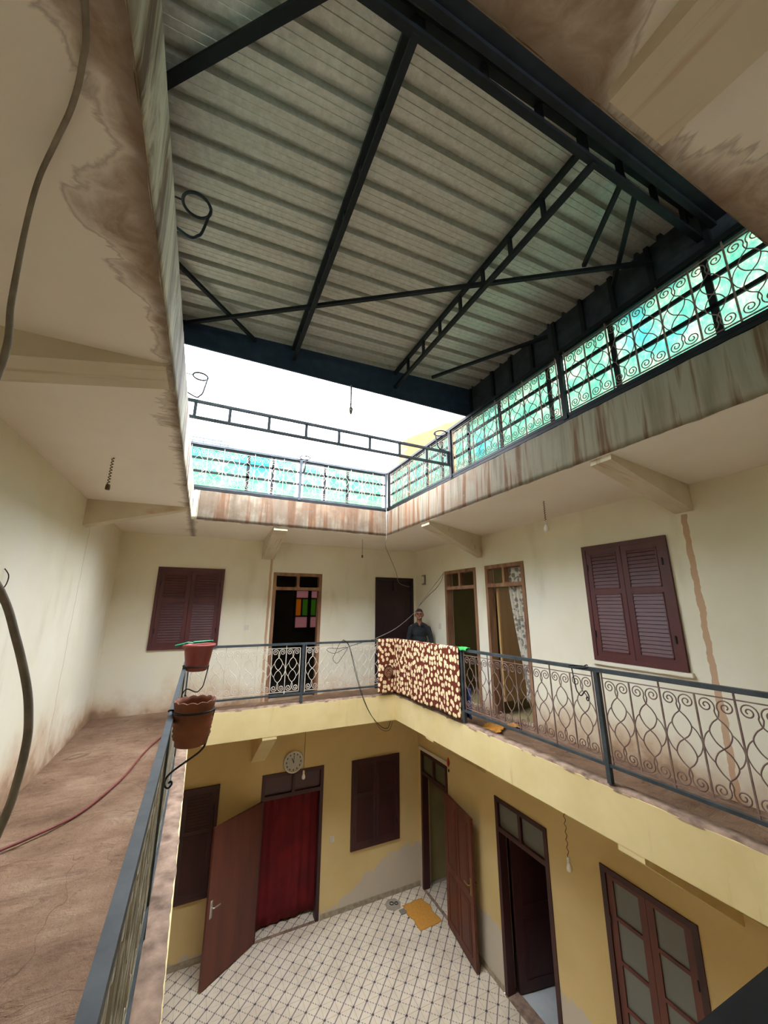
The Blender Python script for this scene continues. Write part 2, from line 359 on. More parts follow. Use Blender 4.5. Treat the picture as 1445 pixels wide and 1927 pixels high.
ORG = {}
class MB:
    def __init__(s): s.v = []; s.f = []; s.uvs = None
    def add(s, vs, fs):
        o = len(s.v); s.v += [Vector(v) for v in vs]; s.f += [tuple(i+o for i in f) for f in fs]; return s
    def box(s, x0, y0, z0, x1, y1, z1):
        x0, x1 = sorted((x0, x1)); y0, y1 = sorted((y0, y1)); z0, z1 = sorted((z0, z1))
        return s.add([(x0,y0,z0),(x1,y0,z0),(x1,y1,z0),(x0,y1,z0),(x0,y0,z1),(x1,y0,z1),(x1,y1,z1),(x0,y1,z1)],
                     [(0,3,2,1),(4,5,6,7),(0,1,5,4),(1,2,6,5),(2,3,7,6),(3,0,4,7)])
    def hexa(s, p): return s.add(p, [(0,3,2,1),(4,5,6,7),(0,1,5,4),(1,2,6,5),(2,3,7,6),(3,0,4,7)])
    def bar(s, p, q, w, h, up=(0,0,1)):
        p, q = Vector(p), Vector(q); d = (q-p).normalized(); up = Vector(up)
        if abs(d.dot(up)) > .98: up = Vector((1,0,0))
        a = d.cross(up).normalized()*w/2; b = a.cross(d).normalized()*h/2
        return s.hexa([p-a-b, p+a-b, q+a-b, q-a-b, p-a+b, p+a+b, q+a+b, q-a+b])
    def tube(s, pts, r, n=6, closed=False, caps=True):
        P = [Vector(p) for p in pts]; N = len(P); o = len(s.v)
        T = []
        for i in range(N):
            a = P[(i-1) % N] if (closed or i > 0) else P[i]; b = P[(i+1) % N] if (closed or i < N-1) else P[i]
            T.append((b-a).normalized())
        u = T[0].orthogonal().normalized()
        for i in range(N):
            u = (u - T[i]*u.dot(T[i]))
            u = u.normalized() if u.length > 1e-6 else T[i].orthogonal().normalized()
            w_ = T[i].cross(u); rr = r[i] if isinstance(r, (list, tuple)) else r
            for k in range(n):
                a = 2*PI*k/n; s.v.append(P[i] + (u*math.cos(a)+w_*math.sin(a))*rr)
        for i in range(N if closed else N-1):
            j = (i+1) % N
            for k in range(n):
                k2 = (k+1) % n; s.f.append((o+i*n+k, o+i*n+k2, o+j*n+k2, o+j*n+k))
        if caps and not closed:
            s.f.append(tuple(o+k for k in range(n))[::-1]); s.f.append(tuple(o+(N-1)*n+k for k in range(n)))
        return s
    def lathe(s, prof, n=24, c=(0,0,0), wob=None):
        o = len(s.v); c = Vector(c)
        for i, (r, z) in enumerate(prof):
            for k in range(n):
                a = 2*PI*k/n; dz = wob(i, a) if wob else 0
                s.v.append(c + Vector((r*math.cos(a), r*math.sin(a), z+dz)))
        for i in range(len(prof)-1):
            for k in range(n):
                k2 = (k+1) % n; s.f.append((o+i*n+k, o+i*n+k2, o+(i+1)*n+k2, o+(i+1)*n+k))
        s.f.append(tuple(o+k for k in range(n))[::-1]); s.f.append(tuple(o+(len(prof)-1)*n+k for k in range(n)))
        return s
    def ell(s, c, r, nu=14, nv=9, rot=None):
        c = Vector(c); o = len(s.v); vs = []
        for i in range(1, nv):
            th = PI*i/nv
            for k in range(nu):
                ph = 2*PI*k/nu; p = Vector((r[0]*math.sin(th)*math.cos(ph), r[1]*math.sin(th)*math.sin(ph), r[2]*math.cos(th)))
                vs.append(c + (rot @ p if rot else p))
        tp = Vector((0,0,r[2])); vs += [c+(rot @ tp if rot else tp), c-(rot @ tp if rot else tp)]
        fs = []
        for i in range(nv-2):
            for k in range(nu):
                k2 = (k+1) % nu; fs.append((i*nu+k, (i+1)*nu+k, (i+1)*nu+k2, i*nu+k2))
        a, b = len(vs)-2, len(vs)-1
        for k in range(nu):
            k2 = (k+1) % nu; fs.append((a, k, k2)); fs.append((b, (nv-2)*nu+k2, (nv-2)*nu+k))
        return s.add(vs, fs)
    def grid(s, fn, nu, nv, uvf=None):
        o = len(s.v)
        for j in range(nv+1):
            for i in range(nu+1): s.v.append(Vector(fn(i/nu, j/nv)))
        if uvf:
            s.uvs = s.uvs or {}
            for j in range(nv+1):
                for i in range(nu+1): s.uvs[o+j*(nu+1)+i] = uvf(i/nu, j/nv)
        for j in range(nv):
            for i in range(nu):
                a = o+j*(nu+1)+i; s.f.append((a, a+1, a+nu+2, a+nu+1))
        return s
    def mesh(s, name, off=None, smooth=False):
        me = bpy.data.meshes.new(name)
        me.from_pydata([tuple(v-off) if off is not None else tuple(v) for v in s.v], [], s.f)
        if s.uvs:
            uvl = me.uv_layers.new(name='UVMap')
            for l in me.loops: uvl.data[l.index].uv = s.uvs.get(l.vertex_index, (0, 0))
        if smooth:
            me.polygons.foreach_set('use_smooth', [True]*len(me.polygons))
        me.update(); return me
    def build(s, name, mat, parent=None, smooth=False, org=None, local=False, label=None):
        off = None if local else (ORG.get(parent.name, Vector((0,0,0))) if parent is not None else (Vector(org) if org is not None else Vector((0,0,0))))
        me = s.mesh(name, off, smooth)
        me.materials.append(M[mat] if isinstance(mat, str) else mat)
        o = bpy.data.objects.new(name, me); COL.objects.link(o)
        if parent is not None: o.parent = parent; ORG[o.name] = ORG.get(parent.name, Vector((0,0,0)))
        else:
            ORG[o.name] = off if off is not None else Vector((0,0,0))
            if org is not None: o.location = org
        if label: o['label'] = label
        return o
def solid(o, th, off=0):
    m = o.modifiers.new('thickness', 'SOLIDIFY'); m.thickness = th; m.offset = off; return o
def tag(o, label, cat, group=None, kind=None):
    o['label'] = label; o['category'] = cat
    if group: o['group'] = group
    if kind: o['kind'] = kind
    return o
def thing(name, loc, label, cat, group=None, kind=None, rotz=0, rot=None):
    o = bpy.data.objects.new(name, None); COL.objects.link(o); o.location = loc; o.empty_display_size = .1
    if rot: o.rotation_euler = rot
    elif rotz: o.rotation_euler = (0, 0, rotz)
    ORG[o.name] = Vector(loc); return tag(o, label, cat, group, kind)
def dup(src, parent, loc, name=None):
    c = bpy.data.objects.new(name or src.name.split('.')[0], src.data); COL.objects.link(c); c.parent = parent; c.location = loc; ORG[c.name] = Vector((0,0,0)); return c
def struct(mb, name, mat, label, cat, org=(0,0,0), smooth=False):
    return tag(mb.build(name, mat, None, smooth, org), label, cat, None, 'structure')

# ------------------------------------------------------------------ dimensions (metres, z=0 is the floor of the left gallery)
XL, XR, YF, YN = -1.37, 4.43, 7.70, -1.15      # gallery walls
ZG, ZC = -3.55, 2.95                           # ground tiles, upper soffit
GX0, GX1, GY0, GY1 = .03, 3.39, .47, 6.73      # well in the gallery slab
UX0, UX1, UY0, UY1 = -.275, 2.91, .385, 6.10   # well in the roof slab
ZP = 3.42                                      # top of the roof parapet

# ------------------------------------------------------------------ walls with openings
def wall(name, mat, axis, c, th, u0, u1, z0, z1, holes, label):
    """wall plane at axis=c, body extends by th away from the court; holes = (u0,u1,z0,z1)"""
    us = sorted({u0, u1, *[h[0] for h in holes], *[h[1] for h in holes]}); zs = sorted({z0, z1, *[h[2] for h in holes], *[h[3] for h in holes]})
    us = [u for u in us if u0 <= u <= u1]; zs = [z for z in zs if z0 <= z <= z1]
    mb = MB(); P = (lambda u, d, z: (c+d, u, z)) if axis == 'x' else (lambda u, d, z: (u, c+d, z))
    inside = lambda u, z: any(h[0] < u < h[1] and h[2] < z < h[3] for h in holes)
    for i in range(len(us)-1):
        for j in range(len(zs)-1):
            if inside((us[i]+us[i+1])/2, (zs[j]+zs[j+1])/2): continue
            for d in (0, th):
                mb.add([P(us[i], d, zs[j]), P(us[i+1], d, zs[j]), P(us[i+1], d, zs[j+1]), P(us[i], d, zs[j+1])], [(0,1,2,3)])
    for (a, b, z, y) in holes:
        for (p, q) in (((a, z), (b, z)), ((b, z), (b, y)), ((b, y), (a, y)), ((a, y), (a, z))):
            mb.add([P(p[0], 0, p[1]), P(q[0], 0, q[1]), P(q[0], th, q[1]), P(p[0], th, p[1])], [(0,1,2,3)])
    return struct(mb, name, mat, label, 'wall')
T = .18
FDOOR = (1.22, 2.20, .02, 2.35); FDOOR2 = (3.41, 4.36, .04, 2.33); FWIN = (-.75, .33, .98, 2.37)
RDA = (5.52, 6.50, .04, 2.40); RDB = (4.36, 5.26, .04, 2.40); RWIN = (2.315, 3.325, 1.09, 2.465)
LFW1 = (-.48, .60, -2.73, -1.19); LFD = (1.28, 2.39, -3.55, -1.18); LFW2 = (2.945, 3.965, -2.67, -1.195)
LR1 = (6.65, 7.60, -3.55, -1.17); LR2 = (4.36, 5.36, -3.55, -1.13); LR3 = (2.63, 3.60, -3.50, -1.12)
wall('wall_far', 'cream', 'y', YF, T, XL, XR, -.3, ZC, [FDOOR, FDOOR2, FWIN], 'cream plastered back wall of the upper gallery with damp foot')
wall('wall_right', 'cream', 'x', XR, T, YN, YF, -.3, ZC, [RDA, RDB, RWIN], 'cream plastered right wall of the upper gallery with brown streak')
wall('wall_left', 'cream', 'x', XL, -T, YN, YF, -.3, ZC, [], 'bare cream left wall of the upper gallery')
wall('wall_near', 'cream', 'y', YN, -T, XL, XR, -.3, ZC, [], 'cream wall of the gallery behind the viewpoint')
wall('wall_far_lower', 'yellow', 'y', YF, T, XL, XR, ZG, -.3, [LFW1, LFD, LFW2], 'yellow back wall of the ground floor with peeled foot')
wall('wall_right_lower', 'yellow', 'x', XR, T, YN, YF, ZG, -.3, [LR1, LR2, LR3], 'yellow right wall of the ground floor court')
wall('wall_left_lower', 'yellow', 'x', XL, -T, YN, YF, ZG, -.3, [], 'yellow left wall of the ground floor under the gallery')
wall('wall_near_lower', 'yellow', 'y', YN, -T, XL, XR, ZG, -.3, [], 'yellow ground floor wall below the viewpoint')

# rooms behind the openings: shells with one open side
def room(name, mat, x0, x1, y0, y1, z0, z1, open_side, label, floor=None, holes=(), fill_hole=None):
    mb = MB(); q = {'x0': [(x0,y0,z0),(x0,y1,z0),(x0,y1,z1),(x0,y0,z1)], 'x1': [(x1,y0,z0),(x1,y1,z0),(x1,y1,z1),(x1,y0,z1)],
         'y0': [(x0,y0,z0),(x1,y0,z0),(x1,y0,z1),(x0,y0,z1)], 'z1': [(x0,y0,z1),(x1,y0,z1),(x1,y1,z1),(x0,y1,z1)]}
    if not floor: q['z0'] = [(x0,y0,z0),(x1,y0,z0),(x1,y1,z0),(x0,y1,z0)]
    if not holes: q['y1'] = [(x0,y1,z0),(x1,y1,z0),(x1,y1,z1),(x0,y1,z1)]
    if fill_hole:  # unseen ceiling hole, added to let daylight brighten the room
        del q['z1']; a, b, c, d = fill_hole
        for r in ((x0, a, y0, y1), (b, x1, y0, y1), (a, b, y0, c), (a, b, d, y1)): mb.add([(r[0], r[2], z1), (r[1], r[2], z1), (r[1], r[3], z1), (r[0], r[3], z1)], [(0,1,2,3)])
    for k, v in q.items():
        if k != open_side: mb.add(v, [(0,1,2,3)])
    for (a, b, c, d) in holes:
        for r in ((x0,a,z0,z1), (b,x1,z0,z1), (a,b,z0,c), (a,b,d,z1)):
            mb.add([(r[0],y1,r[2]),(r[1],y1,r[2]),(r[1],y1,r[3]),(r[0],y1,r[3])], [(0,1,2,3)])
    o = struct(mb, name, mat, label, 'wall')
    if floor == 'tile':
        tq = MB(); tq.uvs = {}; ya, xa = y0-T, x0-T
        if open_side == 'x0': ya = y0
        else: xa = x0
        i0 = 0
        for i in range(int((x1-xa)/.2)):
            for j in range(int((y1-ya)/.2)):
                a_, b_ = xa+.2*i, ya+.2*j; k_ = len(tq.v)
                zt_ = z0+.004; tq.add([(a_+.001, b_+.001, zt_), (a_+.199, b_+.001, zt_), (a_+.199, b_+.199, zt_), (a_+.001, b_+.199, zt_)], [(0,1,2,3)])
                for q_, uv_ in enumerate(((0,0),(1,0),(1,1),(0,1))): tq.uvs[k_+q_] = uv_
        tq.build('room_tiles', 'tile', o)['kind'] = 'stuff'
        MB().box(xa, ya, z0-.2, x1+.1, y1+.1, z0+.001).build('room_floor', 'grout', o)
    elif floor:
        MB().box(x0, y0, z0-.05, x1, y1, z0).build('room_floor', floor, o)
    return o
SW = (2.03, 2.78, 1.09, 2.15)
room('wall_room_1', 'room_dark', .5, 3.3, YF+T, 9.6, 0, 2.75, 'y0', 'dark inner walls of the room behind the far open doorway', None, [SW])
room('wall_room_2', 'room', XR+T, 6.6, 5.4, 7.6, .02, 2.8, 'x0', 'olive inner walls of the room behind the empty doorway', None, (), (6.3, 6.55, 5.5, 5.75))
room('wall_room_3', 'room', XR+T, 6.6, 3.7, 5.38, .02, 2.8, 'x0', 'inner walls of the room behind the floral curtain', None, (), (5.6, 6.0, 3.8, 4.2))
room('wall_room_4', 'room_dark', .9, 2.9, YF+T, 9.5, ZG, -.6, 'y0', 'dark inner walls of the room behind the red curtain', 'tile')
room('wall_room_5', 'room', XR+T, 6.4, 6.2, 7.69, ZG, -.6, 'x0', 'olive inner walls of the room behind the corner doorway', 'tile')
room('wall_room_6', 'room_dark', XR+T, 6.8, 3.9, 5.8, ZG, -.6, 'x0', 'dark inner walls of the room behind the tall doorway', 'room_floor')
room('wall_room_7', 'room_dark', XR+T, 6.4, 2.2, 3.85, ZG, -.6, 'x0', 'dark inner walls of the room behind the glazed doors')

# ------------------------------------------------------------------ ground floor with printed tiles
fl = struct(MB().box(XL, YN, ZG-.2, XR, YF, ZG-.008), 'floor', 'grout', 'ground floor of the court laid with printed cream tiles', 'floor')
tm = MB(); tw = .0985
tm.v = [V(-tw,-tw,-.006), V(tw,-tw,-.006), V(tw,tw,-.006), V(-tw,tw,-.006), V(-tw,-tw,-.0015), V(tw,-tw,-.0015), V(tw,tw,-.0015), V(-tw,tw,-.0015), V(-tw+.002,-tw+.002,0), V(tw-.002,-tw+.002,0), V(tw-.002,tw-.002,0), V(-tw+.002,tw-.002,0)]
tm.f = [(8,9,10,11)] + [(a, b, b+4, a+4) for a, b in ((0,1),(1,2),(2,3))] + [(3,0,4,7)] + [(4,5,9,8),(5,6,10,9),(6,7,11,10),(7,4,8,11)]
tm.uvs = {i: ((v.x+tw)/(2*tw), (v.y+tw)/(2*tw)) for i, v in enumerate(tm.v)}
tile_me = tm.mesh('tile'); tile_me.materials.append(M['tile'])
cells = []
TX0, TY0 = XL, .09-.2*7
nx = int((XR-XL)/.2); ny = int((YF-TY0)/.2)
for i in range(nx):
    for j in range(ny):
        x, y = 4.33-.2*i, 7.60-.2*j
        if y > YN+.1 and x > XL+.1: cells.append((x, y))
vis = []
ax_r, ax_u, ax_b = _r, _u, _b
def to_px(P):
    d = Vector(P) - Vector((0,0,1.72)); z = -d.dot(ax_b)
    return (722.5+708*d.dot(ax_r)/z, 963.5-708*d.dot(ax_u)/z) if z > .05 else (-1e4, -1e4)
for c in cells:
    px, py = to_px((c[0], c[1], ZG))
    if -30 < py < 1990 and px > 290 and px < 1100: vis.append(c)
vis.sort(key=lambda c: c[0]**2 + c[1]**2)
near = set(vis[:300]); rest = MB(); rest.uvs = {}
for c in cells:
    if c in near:
        o = bpy.data.objects.new('tile', tile_me); COL.objects.link(o); o.parent = fl; o.location = (c[0], c[1], ZG)
    else:
        b = len(rest.v); rest.add([v + V(c[0], c[1], ZG) for v in tm.v], tm.f)
        for k, u in tm.uvs.items(): rest.uvs[b+k] = u
o = rest.build('tiles_beyond', 'tile', fl); o['kind'] = 'stuff'
# stone thresholds in the ground floor doorways
MB().box(LFD[0], YF-.02, ZG-.01, LFD[1], YF+.03, ZG+.008).build('threshold', 'ledge', fl)
MB().box(XR-.02, LR2[0], ZG-.01, XR+T, LR2[1], ZG+.012).build('threshold', 'ledge', fl)
MB().box(XR-.02, LR1[0], ZG-.01, XR+.03, LR1[1], ZG+.008).build('threshold', 'ledge', fl)
# low plinth tiles at the foot of the yellow walls
def plinth(name, segs, label):
    mb = MB()
    for (x0, y0, x1, y1) in segs: mb.box(x0, y0, ZG, x1, y1, ZG+.08)
    struct(mb, name, speckle(name+'_tile', '#8d826e', '#b3a78f', 18, .7), label, 'baseboard')
plinth('baseboard_far', [(XL, YF-.012, LFD[0]-.03, YF), (LFD[1]+.03, YF-.012, XR-.012, YF)], 'grimy tiled baseboard along the yellow back wall')
plinth('baseboard_right', [(XR-.012, YN, XR, LR3[0]-.03), (XR-.012, LR3[1]+.03, XR, LR2[0]-.03), (XR-.012, LR2[1]+.03, XR, LR1[0]-.03)], 'grimy tiled baseboard along the yellow right wall')

# ------------------------------------------------------------------ gallery floor and its edge
def fz(x, y):
    k = min(1, max(0, (x-1.2)/1.4)); k = k*k*(3-2*k)
    n = mnoise.noise(Vector((x*2.3, y*2.3, 1)))*.012 + mnoise.noise(Vector((x*7, y*7, 4)))*.005
    return .06*k + n
mb = MB(); mb2 = MB()
def patch(x0, x1, y0, y1, st=.09):
    nu = max(2, int((x1-x0)/st)); nv = max(2, int((y1-y0)/st))
    mb.grid(lambda u, v: (x0+(x1-x0)*u, y0+(y1-y0)*v, fz(x0+(x1-x0)*u, y0+(y1-y0)*v)), nu, nv)
patch(XL, GX0-.1, YN, YF); patch(GX1+.1, XR, YN, YF); patch(GX0-.1, GX1+.1, GY1+.1, YF); patch(GX0-.1, GX1+.1, YN, GY0-.1)
g = struct(mb, 'floor_gallery', 'screed', 'bare rough brown floor of the upper gallery', 'floor', smooth=True)
for r in ((XL, YN, GX0-.06, YF), (GX1+.06, YN, XR, YF), (GX0-.06, GY1+.06, GX1+.06, YF), (GX0-.06, YN, GX1+.06, GY0-.06)):
    mb2.box(r[0], r[1], -.25, r[2], r[3], -.06)
mb2.build('slab', 'bracket_low', g)
# painted slab edge (yellow) with broken mortar ledge on top; the right side climbs slightly towards the viewer
TILT = .0143
def rz(y): return (GY1-y)*TILT
ed = MB()
ed.hexa([(GX1-.0,GY0,-.28+rz(GY0)),(GX1+.13,GY0,-.28+rz(GY0)),(GX1+.13,GY1,-.28),(GX1,GY1,-.28),(GX1,GY0,.125+rz(GY0)),(GX1+.13,GY0,.125+rz(GY0)),(GX1+.13,GY1,.125),(GX1,GY1,.125)])
ed.box(GX0-.12, GY1, -.29, GX1+.125, GY1+.13, .135)
ed.box(GX0-.13, GY0-.125, -.285, GX0, GY1-.002, .125)
ed.box(GX0+.002, GY0-.13, -.283, GX1-.002, GY0, .125)
ed.build('slab_edge', 'slab_edge', g, label='yellow painted slab edge')
def ledge(p, q, inw, w, zf, seed):
    mb = MB(); p, q = Vector(p), Vector(q); L = (q-p).length; d = (q-p)/L; n = int(L/.03); inw = Vector(inw)
    rows = []
    for i in range(n+1):
        b = p + d*(L*i/n); k = i/n*L
        a = .5+.5*mnoise.noise(Vector((k*4, seed, 0))); a2 = mnoise.noise(Vector((k*11, seed, 3)))
        e0 = -.004 + .035*max(0, a-.3) + .012*a2; h = .02 + .012*a2 + .008*a
        z = zf(b)
        rows.append([b + inw*e0 + V(0,0,z-.01), b + inw*(e0+.006) + V(0,0,z+h*.8), b + inw*(.06) + V(0,0,z+h+.006*mnoise.noise(Vector((k*9, seed, 7)))), b + inw*w + V(0,0,z+h*.6), b + inw*(w+.03) + V(0,0,z-.12)])
    o = len(mb.v)
    for r in rows: mb.v += r
    m = len(rows[0])
    for i in range(n):
        for j in range(m-1): mb.f.append((o+i*m+j, o+(i+1)*m+j, o+(i+1)*m+j+1, o+i*m+j+1))
    return mb
ledge((GX1, GY1+.1, 0), (GX1, GY0, 0), (1,0,0), .13, lambda b: .125+rz(b.y), 1).build('ledge', 'ledge', g, True)
ledge((GX0, GY1, 0), (GX1, GY1, 0), (0,1,0), .13, lambda b: .135, 2).build('ledge', 'ledge', g, True)
ledge((GX0, GY0, 0), (GX0, GY1, 0), (-1,0,0), .20, lambda b: .125, 3).build('ledge', 'ledge', g, True)
ledge((GX1, GY0, 0), (GX0, GY0, 0), (0,-1,0), .13, lambda b: .125, 4).build('ledge', 'ledge', g, True)

# ------------------------------------------------------------------ roof slab: soffit ring, parapet, terrace
mb = MB()
def sof(x0, x1, y0, y1, st=.25):
    mb.grid(lambda u, v: (x0+(x1-x0)*u, y0+(y1-y0)*v, ZC), max(1, int((x1-x0)/st)), max(1, int((y1-y0)/st)))
sof(XL, UX0, YN, YF); sof(UX1, XR, YN, YF); sof(UX0, UX1, UY1, YF); sof(UX0, UX1, YN, UY0)
ceil = struct(mb, 'ceiling', 'soffit', 'water-stained beige soffit of the gallery ceiling', 'ceiling')
mb = MB()
def parapet(p, q, inw):
    p, q, inw = Vector(p), Vector(q), Vector(inw); L = (q-p).length; d = (q-p)/L; n = int(L/.04); rows = []
    for i in range(n+1):
        b = p + d*(L*i/n); k = L*i/n; a = mnoise.noise(Vector((k*6, inw.x*3+inw.y*5, 1))); c = mnoise.noise(Vector((k*17, inw.x*3+inw.y, 2)))
        lo = -.008*abs(c)-.006*a
        rows.append([b + inw*.02 + V(0,0,ZC+.012), b + inw*.003 + V(0,0,ZC+lo), b + V(0,0,ZC+.06), b + inw*.012 + V(0,0,ZP-.02+.008*c), b + inw*.03 + V(0,0,ZP+.012*a), b + inw*.16 + V(0,0,ZP), b + inw*.16 + V(0,0,ZP-.12)])
    o = len(mb.v); m = len(rows[0])
    for r in rows: mb.v += r
    for i in range(n):
        for j in range(m-1): mb.f.append((o+i*m+j, o+(i+1)*m+j, o+(i+1)*m+j+1, o+i*m+j+1))
parapet((UX0, UY0, 0), (UX0, UY1, 0), (-1,0,0)); parapet((UX1, UY1, 0), (UX1, UY0, 0), (1,0,0))
parapet((UX0, UY1, 0), (UX1, UY1, 0), (0,1,0)); parapet((UX1, UY0, 0), (UX0, UY0, 0), (0,-1,0))
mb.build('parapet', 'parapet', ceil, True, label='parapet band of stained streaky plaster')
mb = MB()
for r in ((XL-.2, YN-.2, UX0-.1, YF+.2), (UX1+.1, YN-.2, XR+.2, YF+.2), (UX0-.9, UY1+.1, UX1+.1, 8.9), (UX0-.1, YN-.2, UX1+.1, UY0-.1)):
    mb.box(r[0], r[1], ZC+.05, r[2], r[3], 3.30)
mb.build('terrace_slab', 'terrace', ceil)
# cantilever brackets
def bracket(i, a, b, ze, zw, mat, label, top, wtop=None):
    """a=(p0,p1) the two edge corners, b=(q0,q1) the two wall corners (x,y); ze/zw = underside heights"""
    mb = MB(); (p0, p1), (q0, q1) = a, b
    mb.hexa([(*p0, ze), (*p1, ze), (*q1, zw), (*q0, zw), (*p0, top), (*p1, top), (*q1, top), (*q0, top)])
    struct(mb, 'trim_%d' % i, mat, label, 'bracket', (q0[0], q0[1], top))
e = -.03
bracket(1, ((.92, UY1-e), (1.14, UY1-e)), ((.97, YF), (1.20, YF)), 2.895, 2.60, 'bracket', 'tapered plaster bracket above the far open doorway', ZC+.04)
bracket(2, ((UX1-e, 4.90), (UX1-e, 4.68)), ((XR, 5.44), (XR, 5.31)), 2.90, 2.56, 'bracket', 'tapered plaster bracket between the two right-hand doorways', ZC+.04)
bracket(3, ((UX1-e, 2.03), (UX1-e, 1.84)), ((XR, 2.19), (XR, 2.02)), 2.905, 2.67, 'bracket', 'brown-streaked bracket right of the large closed shutters', ZC+.04)
bracket(4, ((UX0-.03, 2.06), (UX0-.03, 2.30)), ((XL, 2.06), (XL, 2.30)), 2.935, 2.72, 'bracket', 'long pale bracket under the left ceiling, nearest the viewer', ZC+.04)
bracket(5, ((UX0-.03, 5.36), (UX0-.03, 5.52)), ((XL, 5.43), (XL, 5.61)), 2.93, 2.63, 'bracket', 'pale bracket in the far left corner of the ceiling', ZC+.04)
bracket(6, ((.77, UY0-.03), (.985, UY0-.03)), ((.77, YN), (.985, YN)), 2.915, 2.76, 'bracket', 'wide bracket overhead by the black roof edge', ZC+.04)
bracket(7, ((1.075, GY1+.004), (1.30, GY1+.004)), ((1.06, YF), (1.30, YF)), -.335, -.95, 'slab_edge', 'yellow bracket above the wall clock', -.25)
bracket(8, ((GX1+.004, 2.56), (GX1+.004, 2.34)), ((XR, 2.45), (XR, 2.25)), -.265, -.90, 'slab_edge', 'yellow bracket above the glazed doors', -.2)
bracket(9, ((GX1+.004, 5.66), (GX1+.004, 5.44)), ((XR, 5.75), (XR, 5.55)), -.29, -.90, 'slab_edge', 'yellow bracket beside the open corner door', -.24)

# ------------------------------------------------------------------ wrought-iron railings
def scroll_mesh(wd, h, r, name, mat, n=5):
    """one bay of scrollwork, centred on x=0, z from 0 to h"""
    mb = MB(); R = .235*wd; cx, cz = -.245*wd, h-R-.004
    def spiral():
        pts = []
        for i in range(31):
            u = i/30; a = math.radians(-35 + 640*u); rr = R*(1-.84*u**.85)
            pts.append(V(cx+rr*math.cos(a), 0, cz+rr*math.sin(a)))
        return pts[::-1]
    top = spiral(); zc = h*.5
    low = [V(-p.x, 0, h-p.z) for p in top][::-1]
    k = .27*wd
    S = cr([top[-1], (.0, 0, h*.795), (.165*wd, 0, h*.735), (k, 0, h*.65), (.165*wd, 0, h*.555), (0, 0, zc), (-.165*wd, 0, h*.445), (-k, 0, h*.35), (-.165*wd, 0, h*.265), (0, 0, h*.205), low[0]], 4)
    strand = top + S[1:-1] + low
    mb.tube(strand, r, n); mb.tube([V(-p.x, 0, p.z) for p in strand], r, n)
    for s in (-1, 1):
        mb.tube(cr([(s*k, 0, h*.655), (s*.40*wd, 0, h*.60), (s*.485*wd, 0, h*.5), (s*.40*wd, 0, h*.40), (s*k, 0, h*.345)], 5), r*.9, n)
    me = mb.mesh(name, None, True); me.materials.append(M[mat]); return me

def railing(name, label, loc, rotz, L, posts, zt, zb, scroll_mat, units, tilt=0, rail_w=.04, group=None, r=.0048, post_w=.04, rail_mat='rail', rail_h=.035):
    e = thing(name, loc, label, 'railing', group, rot=(0, -tilt, rotz))
    MB().box(-.02, -rail_w/2, zt-rail_h, L+.02, rail_w/2, zt).build('top_rail', rail_mat, e, local=True)
    MB().box(0, -.015, zb-.013, L, .015, zb+.013).build('bottom_rail', rail_mat, e, local=True)
    for p in posts: MB().box(p-post_w/2, -post_w/2, .0, p+post_w/2, post_w/2, zt-rail_h).build('post', rail_mat, e, local=True)
    za, zz = zb+.045, zt-.085
    bar_me = {}
    for i in range(len(posts)-1):
        a, b = posts[i]+post_w/2+.03, posts[i+1]-post_w/2-.03; wd = (b-a)/units
        MB().box(a, -.004, za-.008, b, .004, za).build('lower_flat', scroll_mat, e, local=True)
        MB().box(a, -.004, zz, b, .004, zz+.008).build('upper_flat', scroll_mat, e, local=True)
        me = scroll_mesh(wd, zz-za, r, 'scroll', scroll_mat)
        for k in range(units):
            o = bpy.data.objects.new('scroll', me); COL.objects.link(o); o.parent = e; o.location = (a+wd*(k+.5), 0, za)
        for k in range(units+1):
            full = (k % 2 == 0)
            key = full
            if key not in bar_me:
                m = MB(); z0, z1 = (zb, zt-rail_h) if full else (za, zz); m.box(-.005, -.005, z0, .005, .005, z1)
                bar_me[key] = m.mesh('baluster'); bar_me[key].materials.append(M[scroll_mat])
            o = bpy.data.objects.new('baluster', bar_me[key]); COL.objects.link(o); o.parent = e; o.location = (a+wd*k, 0, 0)
    return e
KZ = .145
railing('gallery_railing', 'scrollwork railing along the right gallery, brown bars, half hung with a spotted blanket', (GX1+.02, GY1, KZ+.01), -PI/2, GY1-GY0, [0, 2.085, 4.165, 6.24], .945, .145, 'scroll_brown', 8, TILT)
railing('gallery_railing', 'pale scrollwork railing across the far gallery in front of the dark doorway', (GX0-.12, GY1+.02, KZ+.01), 0, GX1-GX0+.12, [0, 1.745, 3.49], .945, .145, 'scroll_pale', 7)
railing('gallery_railing', 'railing of the left gallery seen end-on, carrying the two flower pots', (GX0-.123, GY0, KZ-.02), PI/2, GY1-GY0, [0, 2.085, 4.165, 6.24], .975, .145, 'scroll_grey', 8, 0, .032, None, .0048, .03)
railing('gallery_railing', 'dark railing close to the viewer at the bottom right corner', (GX0-.12, GY0-.055, KZ-.02), 0, GX1-GX0+.12, [0, 1.745, 3.49], .985, .145, 'scroll_brown', 7, 0, .10, None, .0048, .04, 'dark_steel', .05)

